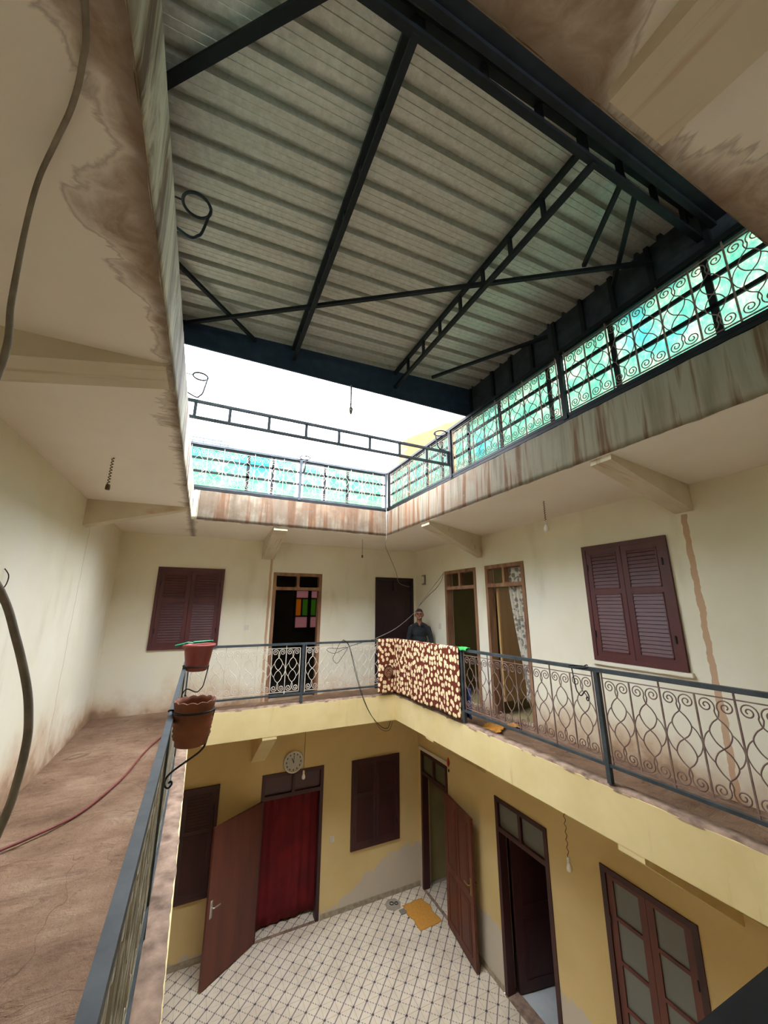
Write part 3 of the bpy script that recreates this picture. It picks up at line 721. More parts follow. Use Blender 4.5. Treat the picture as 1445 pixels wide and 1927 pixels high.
# roof-terrace railings with green fibreglass sheets behind the scrolls
def roof_railing(label, loc, rotz, L, posts, units, side, verts, sheets, smat, rmat='dark_steel'):  # black rails by default: their backlit darkness is put into the colour
    """side=+1: sheets lie on local +y"""
    e = railing('terrace_railing', label, loc, rotz, L, posts, .735, .03, smat, units, 0, .045, None, .0038, .045, rmat)
    y = side*.035
    MB().box(0, -.012, -.02, L, side*.07, .05).build('base_rail', 'dark_steel', e, local=True)
    MB().box(0, 0, .68, L, side*.07, .725).build('head_rail', 'dark_steel', e, local=True)
    for z in (.29, .505): MB().box(0, y-.008, z-.017, L, y+.008, z+.017).build('sheet_bar', 'dark_steel', e, local=True)
    for x in verts: MB().box(x-.022, y-.008, .02, x+.022, y+.008, .70).build('sheet_upright', 'dark_steel', e, local=True)
    for (a, b, lo, hi) in sheets:
        ys = side*.056; d = random.uniform(0, .004)
        MB().grid(lambda u, v: (a+(b-a)*u, ys+side*(d+.004*math.sin(u*(b-a)*24)), lo+(hi-lo)*v), max(4, int((b-a)*30)), 2).build('sheet', 'green', e, local=True)
    return e
ZR = ZP+.015
vr = [.75, 1.35, 1.77, 2.40, 3.0, 3.72, 4.40, 5.10]
sh = [(.06, .74), (.76, 1.34), (1.36, 2.01), (2.07, 2.99), (3.01, 3.71), (3.73, 3.86), (3.92, 4.39), (4.41, 5.09), (5.11, 5.75)]
roof_railing('terrace railing on the right with glowing green sheets under the metal roof', (UX1+.03, UY1, ZR), -PI/2, 5.72, [.06, 2.04, 3.90, 5.70], 8, 1, vr, [(a, b, .0, .69) for a, b in sh], 'scroll_brown')
shf = [(.02, .74, .02, .70), (.77, 1.10, .03, .69), (1.19, 1.53, .05, .67), (1.67, 2.0, .06, .66), (2.08, 2.45, .03, .69), (2.48, 3.16, .03, .70)]
roof_railing('terrace railing across the far side with pale green sheets under open sky', (UX0-.19, UY1+.03, ZR), 0, UX1-UX0+.22, [.02, 1.76, 3.38], 7, 1, [.915, 1.305, 2.20, 2.625], [(a+.16*(a > .1), b+.16, c, d) for a, b, c, d in shf], 'scroll_grey', 'rail')
roof_railing('terrace railing on the left, almost hidden above the stained parapet', (UX0-.19, UY0, ZR), PI/2, 5.72, [.06, 1.9, 3.74, 5.66], 8, 1, [.75, 1.4, 2.5, 3.1, 4.3, 5.0], [(.1, 1.85, .0, .69), (1.95, 3.7, .0, .69), (3.78, 5.6, .0, .69)], 'scroll_grey')
roof_railing('terrace railing above the viewer, hidden behind the black roof edge', (UX0-.04, UY0-.04, ZR), 0, UX1-UX0+.08, [.02, 1.60, 3.22], 7, -1, [.8, 2.4], [(.1, 1.55, .0, .69), (1.65, 3.15, .0, .69)], 'scroll_grey')

# ------------------------------------------------------------------ sliding roof
def sz(x): return 4.44 + .047*(x+.4)
RX0, RX1, RY0, RY1 = -.56, 3.06, -1.30, 3.68
roof = thing('sliding_roof', (1.3, 2.3, 4.19), 'dark corrugated metal sliding roof on black trusses covering most of the well', 'roof')
ribs = [1.057+.1835*k for k in range(-13, 15)]
prof = []
for i, y in enumerate(ribs):
    if y > RY1-.03: break
    prof += [(y-.030, 0), (y-.021, .045), (y+.021, .045), (y+.030, 0), (y+.066, 0), (y+.069, .003), (y+.072, 0), (y+.108, 0), (y+.111, .003), (y+.114, 0)]
prof = [(RY0, 0)] + [p for p in prof if RY0 < p[0] < RY1] + [(RY1, 0)]
for k in range(5):   # five overlapping sheets
    a, b = k*len(prof)//5, (k+1)*len(prof)//5
    seg = prof[a:b+1]; mb = MB()
    for (y, d) in seg: mb.v += [V(RX0, y, sz(RX0)+d+.002*k), V(RX1, y, sz(RX1)+d+.002*k)]
    for i in range(len(seg)-1): mb.f.append((2*i, 2*i+1, 2*i+3, 2*i+2))
    solid(mb.build('roof_sheet', 'galv', roof), .002)
MB().hexa([(RX0,RY1,4.19),(RX1,RY1,4.19),(RX1,RY1+.02,4.19),(RX0,RY1+.02,4.19),(RX0,RY1,sz(RX0)+.05),(RX1,RY1,sz(RX1)+.05),(RX1,RY1+.02,sz(RX1)+.05),(RX0,RY1+.02,sz(RX0)+.05)]).build('end_skirt', 'skirt', roof, label='dark blue end skirt of the roof')
MB().hexa([(RX0,.925,4.375),(RX1,.925,4.375),(RX1,.94,4.375),(RX0,.94,4.375),(RX0,.925,sz(RX0)-.004),(RX1,.925,sz(RX1)-.004),(RX1,.94,sz(RX1)-.004),(RX0,.94,sz(RX0)-.004)]).build('cross_plate', 'dark_steel', roof)
MB().box(RX0, .76, sz(RX0)-.04, RX1, .93, sz(RX0)-.02).build('cross_plate', 'dark_steel', roof)
MB().box(RX0, RY0, 4.19, RX1, RY0+.02, 4.66).build('end_skirt', 'skirt', roof)
MB().box(RX0, .90, 4.36, RX1, .935, 4.40).build('skirt_rail', 'dark_steel', roof)
MB().box(RX1-.07, RY0, 4.165, RX1+.03, RY1+.02, 4.205).build('slide_rail', 'dark_steel', roof)
MB().box(RX0-.03, RY0, 4.165, RX0+.10, RY1+.02, 4.205).build('slide_rail', 'dark_steel', roof)
py = [3.66, 3.22, 2.91, 2.59, 2.28, 1.96, 1.66, 1.34, .96, .5, .0, -.6, -1.26]
for a, b in zip(py, py[1:]):
    MB().box(RX1-.026, a, 4.17, RX1-.02, b, sz(RX1)+.08).build('side_skirt_panel', 'skirt_grey', roof)
    MB().box(RX0+.02, a, 4.17, RX0+.026, b, sz(RX0)+.08).build('side_skirt_panel', 'skirt_grey', roof)
for y in py:
    MB().box(RX1-.06, y-.018, 4.20, RX1-.026, y+.018, sz(RX1)-.005).build('side_post', 'dark_steel', roof)
    MB().box(RX0+.026, y-.018, 4.20, RX0+.06, y+.018, sz(RX0)-.005).build('side_post', 'dark_steel', roof)
# cross truss at the near end
MB().box(RX0, .985, 4.325, RX1, 1.025, 4.355).build('lower_chord', 'dark_steel', roof)
MB().hexa([(RX0,.985,sz(RX0)-.045),(RX1,.985,sz(RX1)-.045),(RX1,1.025,sz(RX1)-.045),(RX0,1.025,sz(RX0)-.045),(RX0,.985,sz(RX0)-.005),(RX1,.985,sz(RX1)-.005),(RX1,1.025,sz(RX1)-.005),(RX0,1.025,sz(RX0)-.005)]).build('upper_chord', 'dark_steel', roof)
for x in (-.12, .26, .645, 1.04, 1.43, 1.79, 2.14, 2.50, 2.86):
    wv = .035 if abs(x-.645) > .01 and abs(x-1.79) > .01 else .06
    MB().box(x-wv/2, .99, 4.35, x+wv/2, 1.02, sz(x)-.04).build('web', 'dark_steel', roof)
# two lengthwise trusses
for x, zl in ((.63, 4.34), (1.87, 4.33)):
    MB().box(x-.018, 1.0, zl-.02, x+.018, RY1, zl+.015).build('lower_chord', 'dark_steel', roof)
    xu = x - (.015 if x < 1 else .0)
    MB().box(xu-.018, 1.0, sz(xu)-.045, xu+.018, RY1, sz(xu)-.008).build('upper_chord', 'dark_steel', roof)
    for y in (1.38, 1.70, 2.02, 2.34, 2.68, 3.0, 3.34):
        MB().box(x-.012, y-.014, zl, x+.012, y+.014, sz(x)-.03).build('web', 'dark_steel', roof)
for p, q, zz in (((-.46, 3.66), (2.95, 1.30), 4.385), ((-.53, 2.90), (.22, 3.65), 4.41), ((2.27, 3.46), (2.97, 2.32), 4.45), ((2.55, 1.58), (2.20, 1.02), 4.44), ((-.53, 1.807), (.30, 1.0), 4.40), ((2.95, 1.6), (2.35, 1.03), 4.44)):
    wv = .03 if p[1] != 1.807 else .05
    MB().bar((p[0], p[1], zz), (q[0], q[1], zz), wv, .03).build('brace', 'dark_steel', roof)
tag(MB().tube(cr([(1.297, 3.665, 4.19), (1.299, 3.665, 4.0), (1.297, 3.665, 3.915), (1.312, 3.665, 3.89), (1.300, 3.665, 3.83), (1.288, 3.665, 3.88), (1.297, 3.665, 3.915)], 6), .011, 5).build('hanging_string', 'grey_plastic', None, True, (1.297, 3.665, 4.19)), 'thin knotted string hanging from the open edge of the roof', 'string')

truss = thing('roof_truss', (1.3, 4.09, 3.63), 'bare black truss crossing the open sky below the roof edge', 'truss')
MB().box(-.47, 4.075, 3.615, 2.92, 4.105, 3.645).build('lower_chord', 'rail', truss)
MB().box(-.47, 4.075, 3.80, 2.92, 4.105, 3.83).build('upper_chord', 'rail', truss)
for x in (-.28, .06, .475, .90, 1.305, 1.715, 2.14, 2.555, 2.90):
    MB().box(x-.016, 4.078, 3.645, x+.016, 4.102, 3.80).build('web', 'rail', truss)

# ------------------------------------------------------------------ windows with louvred shutters
def shutter_window(n, loc, rotz, wd, h, mat, label, split=.39, hinges=True):
    e = thing('window_%d' % n, loc, label, 'window', None, 'structure', rotz)
    fw = .05
    m = MB()
    m.box(0, -.03, 0, fw, .05, h).box(wd-fw, -.03, 0, wd, .05, h).box(fw, -.03, h-fw, wd-fw, .05, h).box(fw, -.03, 0, wd-fw, .05, fw)
    m.build('frame', mat, e, local=True)
    MB().box(.02, .06, .02, wd-.02, .07, h-.02).build('light_stop', 'wood_black', e, local=True)  # dark board added behind the slats to stop light leaking through
    lw = (wd-2*fw)/2; lh = h-2*fw; st = .058; mid = st+(lh-3*st)*(1-split); sl = lw-2*st
    slat = MB(); slat.hexa([(0,-.027,-.0185),(sl,-.027,-.0185),(sl,-.004,-.0195),(0,-.004,-.0195),(0,-.017,.0195),(sl,-.017,.0195),(sl,.0,.0205),(0,.0,.0205)])
    sme = slat.mesh('slat'); sme.materials.append(M[mat])
    for k in range(2):
        x0 = fw+lw*k
        m = MB(); g_ = .003
        m.box(x0+g_, -.024, fw, x0+st, .03, h-fw).box(x0+lw-st, -.024, fw, x0+lw-g_, .03, h-fw)
        for (za, zb) in ((fw, fw+st), (fw+mid, fw+mid+st), (h-fw-st, h-fw)): m.box(x0+st, -.024, za, x0+lw-st, .03, zb)
        leaf = m.build('shutter', mat, e, local=True)
        m = MB()
        for (za, zb) in ((fw+st, fw+mid), (fw+mid+st, h-fw-st)):
            b_ = .012
            m.box(x0+st, -.030, za, x0+st+b_, -.022, zb).box(x0+lw-st-b_, -.030, za, x0+lw-st, -.022, zb).box(x0+st, -.030, za, x0+lw-st, -.022, za+b_).box(x0+st, -.030, zb-b_, x0+lw-st, -.022, zb)
        m.build('moulding', mat, leaf, local=True)
        for (za, zb) in ((fw+st, fw+mid), (fw+mid+st, h-fw-st)):
            ns = int((zb-za)/.0415)
            for i in range(ns):
                o = bpy.data.objects.new('slat', sme); COL.objects.link(o); o.parent = leaf; o.location = (x0+st, 0, za+(i+.5)*(zb-za)/ns)
        if hinges:
            hx = x0+.012 if k == 0 else x0+lw-.012
            for z in (.22*h, .80*h): MB().lathe([(.006, -.04), (.009, -.03), (.009, .03), (.006, .04)], 8, (hx, -.034, z)).build('hinge', 'black', leaf, local=True)
    return e
shutter_window(1, (FWIN[0], YF, FWIN[2]), 0, FWIN[1]-FWIN[0], FWIN[3]-FWIN[2], 'wood_red', 'closed oxblood louvred shutters on the far cream wall')
shutter_window(2, (XR, RWIN[1], RWIN[2]), -PI/2, RWIN[1]-RWIN[0], RWIN[3]-RWIN[2], 'wood_red', 'large closed oxblood louvred shutters on the right cream wall')
shutter_window(3, (LFW1[0], YF, LFW1[2]), 0, LFW1[1]-LFW1[0], LFW1[3]-LFW1[2], 'wood_dark', 'dark shutters on the yellow wall behind the plain open door')
shutter_window(4, (LFW2[0], YF, LFW2[2]), 0, LFW2[1]-LFW2[0], LFW2[3]-LFW2[2], 'wood_dark', 'dark closed shutters on the yellow wall right of the red curtain')
# plaster sill under the large shutters
MB().box(XR-.035, RWIN[0]-.03, RWIN[2]-.045, XR+.02, RWIN[1]+.03, RWIN[2]-.005).build('sill', 'cream', bpy.data.objects['wall_right'])

# stained glass window at the back of the far room
sg = thing('window_5', (SW[0], 9.6, SW[2]), 'stained glass window of pink, amber and green panes seen through the far doorway', 'window', None, 'structure')
GB = [(2.105, 1.90, 2.40, 2.075, 'st_pink'), (2.48, 1.90, 2.72, 2.075, 'st_pink'), (2.105, 1.475, 2.235, 1.875, 'st_amber'), (2.265, 1.475, 2.40, 1.875, 'st_green'),
      (2.48, 1.475, 2.61, 1.875, 'st_green'), (2.635, 1.475, 2.72, 1.875, 'st_amber'), (2.105, 1.19, 2.40, 1.445, 'st_pink'), (2.48, 1.19, 2.72, 1.445, 'st_pink')]
m = MB()
xs = [SW[0], 2.105, 2.235, 2.265, 2.40, 2.48, 2.61, 2.635, 2.72, SW[1]]; zs_ = [SW[2], 1.19, 1.445, 1.475, 1.875, 1.90, 2.075, SW[3]]
for i in range(len(xs)-1):
    for j in range(len(zs_)-1):
        cx, cz = (xs[i]+xs[i+1])/2, (zs_[j]+zs_[j+1])/2
        if any(a < cx < c and b < cz < d for a, b, c, d, _ in GB): continue
        m.box(xs[i], 9.57, zs_[j], xs[i+1], 9.61, zs_[j+1])
m.build('glazing_bars', 'wood_black', sg)
for a, b, c, d, mt in GB: MB().box(a, 9.588, b, c, 9.592, d).build('pane', mt, sg)

# ------------------------------------------------------------------ doors
def door_frame(n, loc, rotz, wd, h, mat, label, transom=None, panes=2, glass=None, jw=.06, depth=.12):
    e = thing('door_%d' % n, loc, label, 'door', None, 'structure', rotz)
    MB().box(0, -.015, 0, jw, depth, h).build('jamb', mat, e, local=True)
    MB().box(wd-jw, -.015, 0, wd, depth, h).build('jamb', mat, e, local=True)
    MB().box(jw, -.015, h-jw, wd-jw, depth, h).build('head', mat, e, local=True)
    if transom:
        MB().box(jw, -.012, transom-.03, wd-jw, depth*.8, transom+.03).build('transom_bar', mat, e, local=True)
        for k in range(1, panes):
            x = jw+(wd-2*jw)*k/panes; MB().box(x-.025, -.012, transom+.03, x+.025, depth*.7, h-jw).build('mullion', mat, e, local=True)
        if glass:
            for k in range(panes):
                a = jw+(wd-2*jw)*k/panes+(.025 if k else 0); b = jw+(wd-2*jw)*(k+1)/panes-(.025 if k < panes-1 else 0)
                MB().box(a, .03, transom+.03, b, .036, h-jw).build('pane', glass, e, local=True)
        # rounded corners of the transom lights
        m = MB()
        for k in range(panes):
            a = jw+(wd-2*jw)*k/panes+(.025 if k else 0); b = jw+(wd-2*jw)*(k+1)/panes-(.025 if k < panes-1 else 0)
            for (x, sx) in ((a, 1), (b, -1)):
                for (z, sz_) in ((transom+.03, 1), (h-jw, -1)):
                    c_ = .035; pts = [(x, z), (x+sx*c_, z), (x+sx*c_*.3, z+sz_*c_*.3), (x, z+sz_*c_)]
                    m.hexa([(p[0], 0, p[1]) for p in pts] + [(p[0], depth*.6, p[1]) for p in pts])
        m.build('corner_fillet', mat, e, local=True)
    return e
def leaf(parent, name, hinge, ang, wd, h, mat, panels=(), handle=None, th=.04, flip=1, edge=None):
    """leaf mesh runs along +x from the hinge; face at -y"""
    o = MB().box(0, -th/2, 0, wd, th/2, h).build(name, mat, parent, local=True)
    o.location = hinge; o.rotation_euler = (0, 0, ang)
    for (x0, z0, x1, z1) in panels:
        for s in (-1, 1):
            m = MB(); y0 = s*th/2; b = .018; y1 = y0+s*.008
            m.box(x0, y0, z0, x0+b, y1, z1).box(x1-b, y0, z0, x1, y1, z1).box(x0, y0, z0, x1, y1, z0+b).box(x0, y0, z1-b, x1, y1, z1)
            m.box(x0+.05, y0, z0+.05, x1-.05, y0+s*.005, z1-.05)
            m.build('panel', mat, o, local=True)
    if handle:
        x, z, hm = handle
        for s in (-1, 1):
            m = MB(); y = s*th/2
            m.box(x-.02, y, z-.11, x+.02, y+s*.006, z+.11)
            m.tube(cr([(x, y, z+.03), (x, y+s*.045, z+.03), (x+flip*.05, y+s*.055, z+.03), (x+flip*.12, y+s*.05, z+.025)], 5), .009, 8)
            m.build('handle', hm, o, True, local=True)
    if edge: MB().box(wd-.012, -th/2-.004, 0, wd+.004, th/2+.004, h).build('edge_strip', edge, o, local=True)
    return o
# upper far doorway (no leaf)
door_frame(1, (FDOOR[0], YF, FDOOR[2]), 0, FDOOR[1]-FDOOR[0], FDOOR[3]-FDOOR[2], 'wood_raw', 'open far doorway in a stripped wood frame, dark room behind', 2.04-FDOOR[2], 2)
# closed aubergine door in the far corner
d = door_frame(2, (FDOOR2[0], YF, FDOOR2[2]), 0, FDOOR2[1]-FDOOR2[0], FDOOR2[3]-FDOOR2[2], 'wood_black', 'closed dark aubergine door in the far corner behind the man', 1.96, 2, 'wood_black')
leaf(d, 'leaf', (.06, .03, 0), 0, FDOOR2[1]-FDOOR2[0]-.12, 1.93, 'wood_black', [(.1, .12, .73, .85), (.1, .98, .73, 1.84)])
door_frame(3, (XR, RDA[1], RDA[2]), -PI/2, RDA[1]-RDA[0], RDA[3]-RDA[2], 'wood_raw', 'empty doorway with stripped frame right beside the man', 2.06-RDA[2], 2)
d = door_frame(4, (XR, RDB[1], RDB[2]), -PI/2, RDB[1]-RDB[0], RDB[3]-RDB[2], 'wood_raw', 'stripped doorway with floral curtain and plywood leaf swung inside', 2.06-RDB[2], 2)
leaf(d, 'leaf', (.09, .17, .18), math.radians(97), .80, 1.80, 'plywood', [], None, .035, 1)
MB().box(.072, .15, .18, .112, .18, 1.98).build('leaf_edge', 'pine', d, local=True)
# ground floor, red curtain doorway with plain leaf opened outwards
d = door_frame(5, (LFD[0], YF, LFD[2]), 0, LFD[1]-LFD[0], LFD[3]-LFD[2], 'wood_dark', 'ground floor doorway with red curtain and plain brown leaf opened outwards', 2.00, 2, 'frost_dark')
leaf(d, 'leaf', (.03, -.02, .02), math.radians(180+33.5), .93, 1.96, 'wood_door', [], (.87, .92, 'chrome'), .04, -1)
# ground floor right wall
d = door_frame(6, (XR, LR1[1], LR1[2]), -PI/2, LR1[1]-LR1[0], LR1[3]-LR1[2], 'wood_dark', 'corner doorway of the ground floor with panelled leaf folded against the wall', 1.97, 2, 'frost_olive')
leaf(d, 'leaf', (.93, -.05, .02), math.radians(-8), .93, 1.95, 'wood_door', [(.10, .12, .42, .80), (.50, .12, .83, .80), (.10, .92, .42, 1.85), (.50, .92, .83, 1.85)], (.87, 1.02, 'brass'), .045, -1)
d = door_frame(7, (XR, LR2[1], LR2[2]), -PI/2, LR2[1]-LR2[0], LR2[3]-LR2[2], 'wood_dark', 'tall dark doorway in the middle of the yellow right wall', 2.00, 2, 'frost')
leaf(d, 'leaf', (.09, .16, .02), math.radians(80), .86, 1.94, 'wood_dark', [(.12, .12, .74, .85), (.12, .98, .74, 1.84)], (.80, 1.0, 'brass'), .04, -1)
d = door_frame(8, (XR, LR3[1], LR3[2]), -PI/2, LR3[1]-LR3[0], LR3[3]-LR3[2], 'wood_dark', 'double glazed doors with frosted panes in the yellow right wall', None)
W3, H3 = LR3[1]-LR3[0], LR3[3]-LR3[2]
for k in range(2):
    lw = (W3-.12)/2; x0 = .06+lw*k; m = MB()
    m.box(x0+.002, .0, .02, x0+.075, .04, H3-.06).box(x0+lw-.075, .0, .02, x0+lw-.002, .04, H3-.06)
    zz = [.02]; rows = 6; ph = (H3-.08)/rows
    for r_ in range(rows+1):
        zc_ = .02+ph*r_; hh = .045 if r_ in (0, rows) else .018
        m.box(x0+.075, .0, max(.02, zc_-hh), x0+lw-.075, .035, min(H3-.06, zc_+hh))
    lf = m.build('leaf', 'wood_door', d, local=True)
    for r_ in range(rows): MB().box(x0+.07, .016, .02+ph*r_+.015, x0+lw-.07, .021, .02+ph*(r_+1)-.015).build('pane', 'frost', lf, local=True)
    for z in (.4, 1.9): MB().lathe([(.006, -.04), (.009, -.03), (.009, .03), (.006, .04)], 8, (x0+.01 if k == 0 else x0+lw-.01, -.012, z)).build('hinge', 'black', lf, local=True)

# ------------------------------------------------------------------ curtains
def curtain(name, mat, label, fn, nu, nv, org, uvs):
    o = MB().grid(fn, nu, nv, uvs).build(name, mat, None, True, org)
    solid(o, .004); return tag(o, label, 'curtain')
curtain('red_curtain', 'curtain_red', 'deep red curtain hanging in the ground floor doorway', lambda u, v: (1.28+1.12*u, YF+.22+.022*math.sin(u*44)*(1-.3*v)+.01*math.sin(u*17+1), -1.46-(2.06-.03*u+.012*math.sin(u*21))*v), 90, 14, (1.8, YF+.09, ZG), lambda u, v: (u, v))
def flo(u, v):
    y0 = 4.86-.28*min(1, v*1.1)**1.5 + .10*max(0, v-.75)*2; y1 = 4.41
    wv = .018*math.sin(u*34)*(1+.4*math.sin(v*5))
    return (XR+.10+wv, y1+(y0-y1)*u, 2.34-2.0*v)
curtain('floral_curtain', 'floral', 'white curtain with grey flowers gathered in the right-hand doorway', flo, 50, 24, (XR+.1, 4.6, .3), lambda u, v: (u*.5, v*2.0))

# ------------------------------------------------------------------ blanket over the railing corner
BX, BY = GX1-.018, GY1-.018
path = [(3.03, BY), (BX-.035, BY), (BX-.008, BY-.008), (BX, BY-.035), (BX, 4.67)]
plen = [0]
for a, b in zip(path, path[1:]): plen.append(plen[-1]+math.hypot(b[0]-a[0], b[1]-a[1]))
BL = plen[-1]
def along(s):
    for i in range(len(path)-1):
        if s <= plen[i+1] or i == len(path)-2:
            t = (s-plen[i])/(plen[i+1]-plen[i]); return path[i][0]+(path[i+1][0]-path[i][0])*t, path[i][1]+(path[i+1][1]-path[i][1])*t, i
def blanket_pt(u, v):
    s = u*BL; x, y, i = along(s)
    zt = KZ+.01+.945+.012+max(0, GY1-y)*TILT
    nx_, ny_ = ((0, -1) if i == 0 else ((-1, 0) if i == 3 else (-.7, -.7)))
    V1, V2 = .10, .16                           # back flap, top, front drop
    if v < V1: back = .07; d = .055; z = zt-.22*(1-v/V1)
    elif v < V2: t = (v-V1)/(V2-V1); d = .055*(1-t)-.012*t; z = zt+.006*math.sin(PI*t)
    else:
        t = (v-V2)/(1-V2); fold = .010*math.sin(s*13+.6*math.sin(s*5))+.006*math.sin(s*31)
        d = -.014-fold*min(1, t*3)-.01*t; z = zt-(.915+.012*math.sin(s*6))*t
    return (x-nx_*d if d > 0 else x+nx_*abs(d), y-ny_*d if d > 0 else y+ny_*abs(d), z)
bl = thing('blanket', (BX, BY, .2), 'brown blanket with cream spots draped over the railing corner', 'blanket')
o = MB().grid(blanket_pt, 110, 48, lambda u, v: (u*BL, v*1.2)).build('cloth', 'blanket', bl, True); solid(o, .006)
# woven emblem near the corner, on the far-side face
ex, ez, er = 3.235, .545, .098
face_y = BY-.038
m = MB()
oct_ = lambda r_: [V(ex+r_*math.cos(PI/8+k*PI/4), face_y, ez+r_*1.15*math.sin(PI/8+k*PI/4)) for k in range(8)]
m.tube(oct_(er), .006, 5, True); m.tube(oct_(er*.80), .0035, 5, True)
for sx in (-1, 1):
    m.tube(cr([(ex+sx*.045, face_y, ez+.028), (ex+sx*.020, face_y, ez+.045), (ex+sx*.006, face_y, ez+.018), (ex+sx*.035, face_y, ez-.004), (ex+sx*.046, face_y, ez-.030), (ex+sx*.020, face_y, ez-.045), (ex+sx*.008, face_y, ez-.026)], 6), .0045, 5)
m.build('emblem', 'blanket_line', bl, True, label='octagonal emblem with scroll letters')
m = MB(); c_ = [V(ex, face_y+.006, ez)] + oct_(er*1.0); m.v += [V(p.x, face_y+.006, p.z) for p in c_]; m.f += [(0, k, k % 8+1) for k in range(1, 9)]
m.build('emblem_ground', 'emblem_tan', bl)

# ------------------------------------------------------------------ crumpled cloths
def crumple(name, mat, label, org, sx, sy, hgt, seed, rot=0, cat='cloth', drape=None):
    def fn(u, v):
        x, y = (u-.5)*sx, (v-.5)*sy
        n = mnoise.noise(Vector((u*3+seed, v*3, seed)))*.6+mnoise.noise(Vector((u*8, v*8+seed, 2)))*.4
        x *= 1+.18*mnoise.noise(Vector((v*4, seed, 5))); y *= 1+.22*mnoise.noise(Vector((u*4, seed, 9)))
        c, s = math.cos(rot), math.sin(rot); z = hgt*max(0, n+.35)+.008
        if drape: return drape(x, y, z, u, v)
        return (org[0]+x*c-y*s, org[1]+x*s+y*c, org[2]+z)
    o = MB().grid(fn, 22, 16).build(name, mat, None, True, org); solid(o, .004); return tag(o, label, cat)
crumple('orange_cloth', 'cloth_orange', 'larger crumpled orange cloth on the right gallery floor', (3.80, 4.55, .075), .34, .26, .05, 3, .6)
crumple('orange_cloth', 'cloth_orange', 'smaller crumpled orange cloth on the gallery floor nearer the curtain', (4.12, 4.50, .07), .20, .14, .06, 8, .2)
gz = KZ+.955+2.1*TILT
crumple('green_cloth', 'cloth_green', 'bright green cloth draped on the rail at the blanket edge', (GX1+.02, 4.60, gz), .12, .20, .03, 5, 0, 'cloth',
        lambda x, y, z, u, v: (GX1+.02+(x if abs(x) < .03 else math.copysign(.03+.006, x)), 4.60+y, gz+.006+z*.8-max(0, abs(x)-.03)*1.2))
crumple('blue_cloth', 'cloth_blue', 'dark blue cloth hanging behind the railing post by the blanket', (GX1+.10, 4.67, .40), .2, .42, .06, 11, 0, 'cloth',
        lambda x, y, z, u, v: (GX1+.07+z*.6, 4.66+x*.8, .42+y*.9))
tag(crumple('floor_mat', 'mat', 'flat mustard mat on the tiles by the corner doorway', (4.08, 7.08, ZG), .44, .62, .004, 2, .05), 'flat mustard mat on the tiles by the corner doorway', 'mat')
# drain and grate on the tiles
dr = thing('floor_drain', (3.72, 7.48, ZG), 'grey patch of mortar with a square drain grate between wall and mat', 'drain')
m = MB(); m.lathe([(.15, 0), (.15, .006), (.11, .009), (.02, .009)], 7, (3.72, 7.48, ZG)); m.build('mortar_patch', 'grout', dr)
m = MB(); m.tube([V(3.70+.035*math.cos(a), 7.50+.035*math.sin(a), ZG+.012) for a in [k*PI/6 for k in range(12)]], .008, 5, True); m.tube([V(3.78+.03*math.cos(a), 7.47+.03*math.sin(a), ZG+.012) for a in [k*PI/6 for k in range(12)]], .008, 5, True); m.build('ring', 'black', dr, True)
tag(MB().box(3.75, 7.20, ZG, 3.86, 7.31, ZG+.012).build('floor_grate', 'grey_plastic', None, False, (3.80, 7.25, ZG)), 'small dark square grate beside the mustard mat', 'grate')

# ------------------------------------------------------------------ pots in wire holders on the left railing
RXL = GX0-.123
def holder(label, cx, cy, z, r, rail_x, back_z, group=None, sgn=1, out=1, curl=True, axis='x'):
    wr = .006 if z < 3 else .0095
    """ring at (cx,cy,z); strut drops from the far side of the ring and returns to the railing"""
    e = thing('pot_holder', (cx, cy, z-.3), label, 'pot holder', group)
    P = (lambda d, zz: (cx+d*out, cy, zz)) if axis == 'x' else (lambda d, zz: (cx, cy+d*out, zz))
    MB().tube([V(cx+r*math.cos(a), cy+r*math.sin(a), z) for a in [k*PI/14 for k in range(28)]], wr, 6, True).build('ring', 'wire', e, True)
    dr_ = abs(cx-rail_x) if axis == 'x' else abs(cy-rail_x)
    pts = [P(r, z), P(r-.005, z-.03), P(r-.03, z-.18), P(r-.05, z-.22), P(r-.09, z-.25), P(-dr_+.05, back_z+.05), P(-dr_+.015, back_z+.015), P(-dr_+.012, back_z-.02), P(-dr_+.03, back_z-.036), P(-dr_+.046, back_z-.02), P(-dr_+.04, back_z-.004), P(-dr_+.03, back_z-.012)]
    MB().tube(cr(pts, 6), wr*.92, 6).build('strut', 'wire', e, True)
    MB().tube(cr([P(-r, z), P(-dr_+.02, z+.004), P(-dr_-.005, z+.010), P(-dr_-.018, z+.004)], 5), .0055, 6).build('hook', 'wire', e, True)
    return e
def pot_red(cx, cy, zring):
    e = thing('flower_pot', (cx, cy, zring-.035), 'smooth red plastic pot, the farther and higher of two on the left railing', 'flower pot', 'pots on the left railing')
    MB().lathe([(.085, -.045), (.100, -.035), (.110, .0), (.140, .185), (.158, .190), (.160, .215), (.148, .218), (.140, .20), (.105, .06)], 36, (cx, cy, zring)).build('shell', 'pot_red', e, True)
    MB().lathe([(.125, .12), (.124, .13)], 24, (cx, cy, zring)).build('soil', 'soil', e)
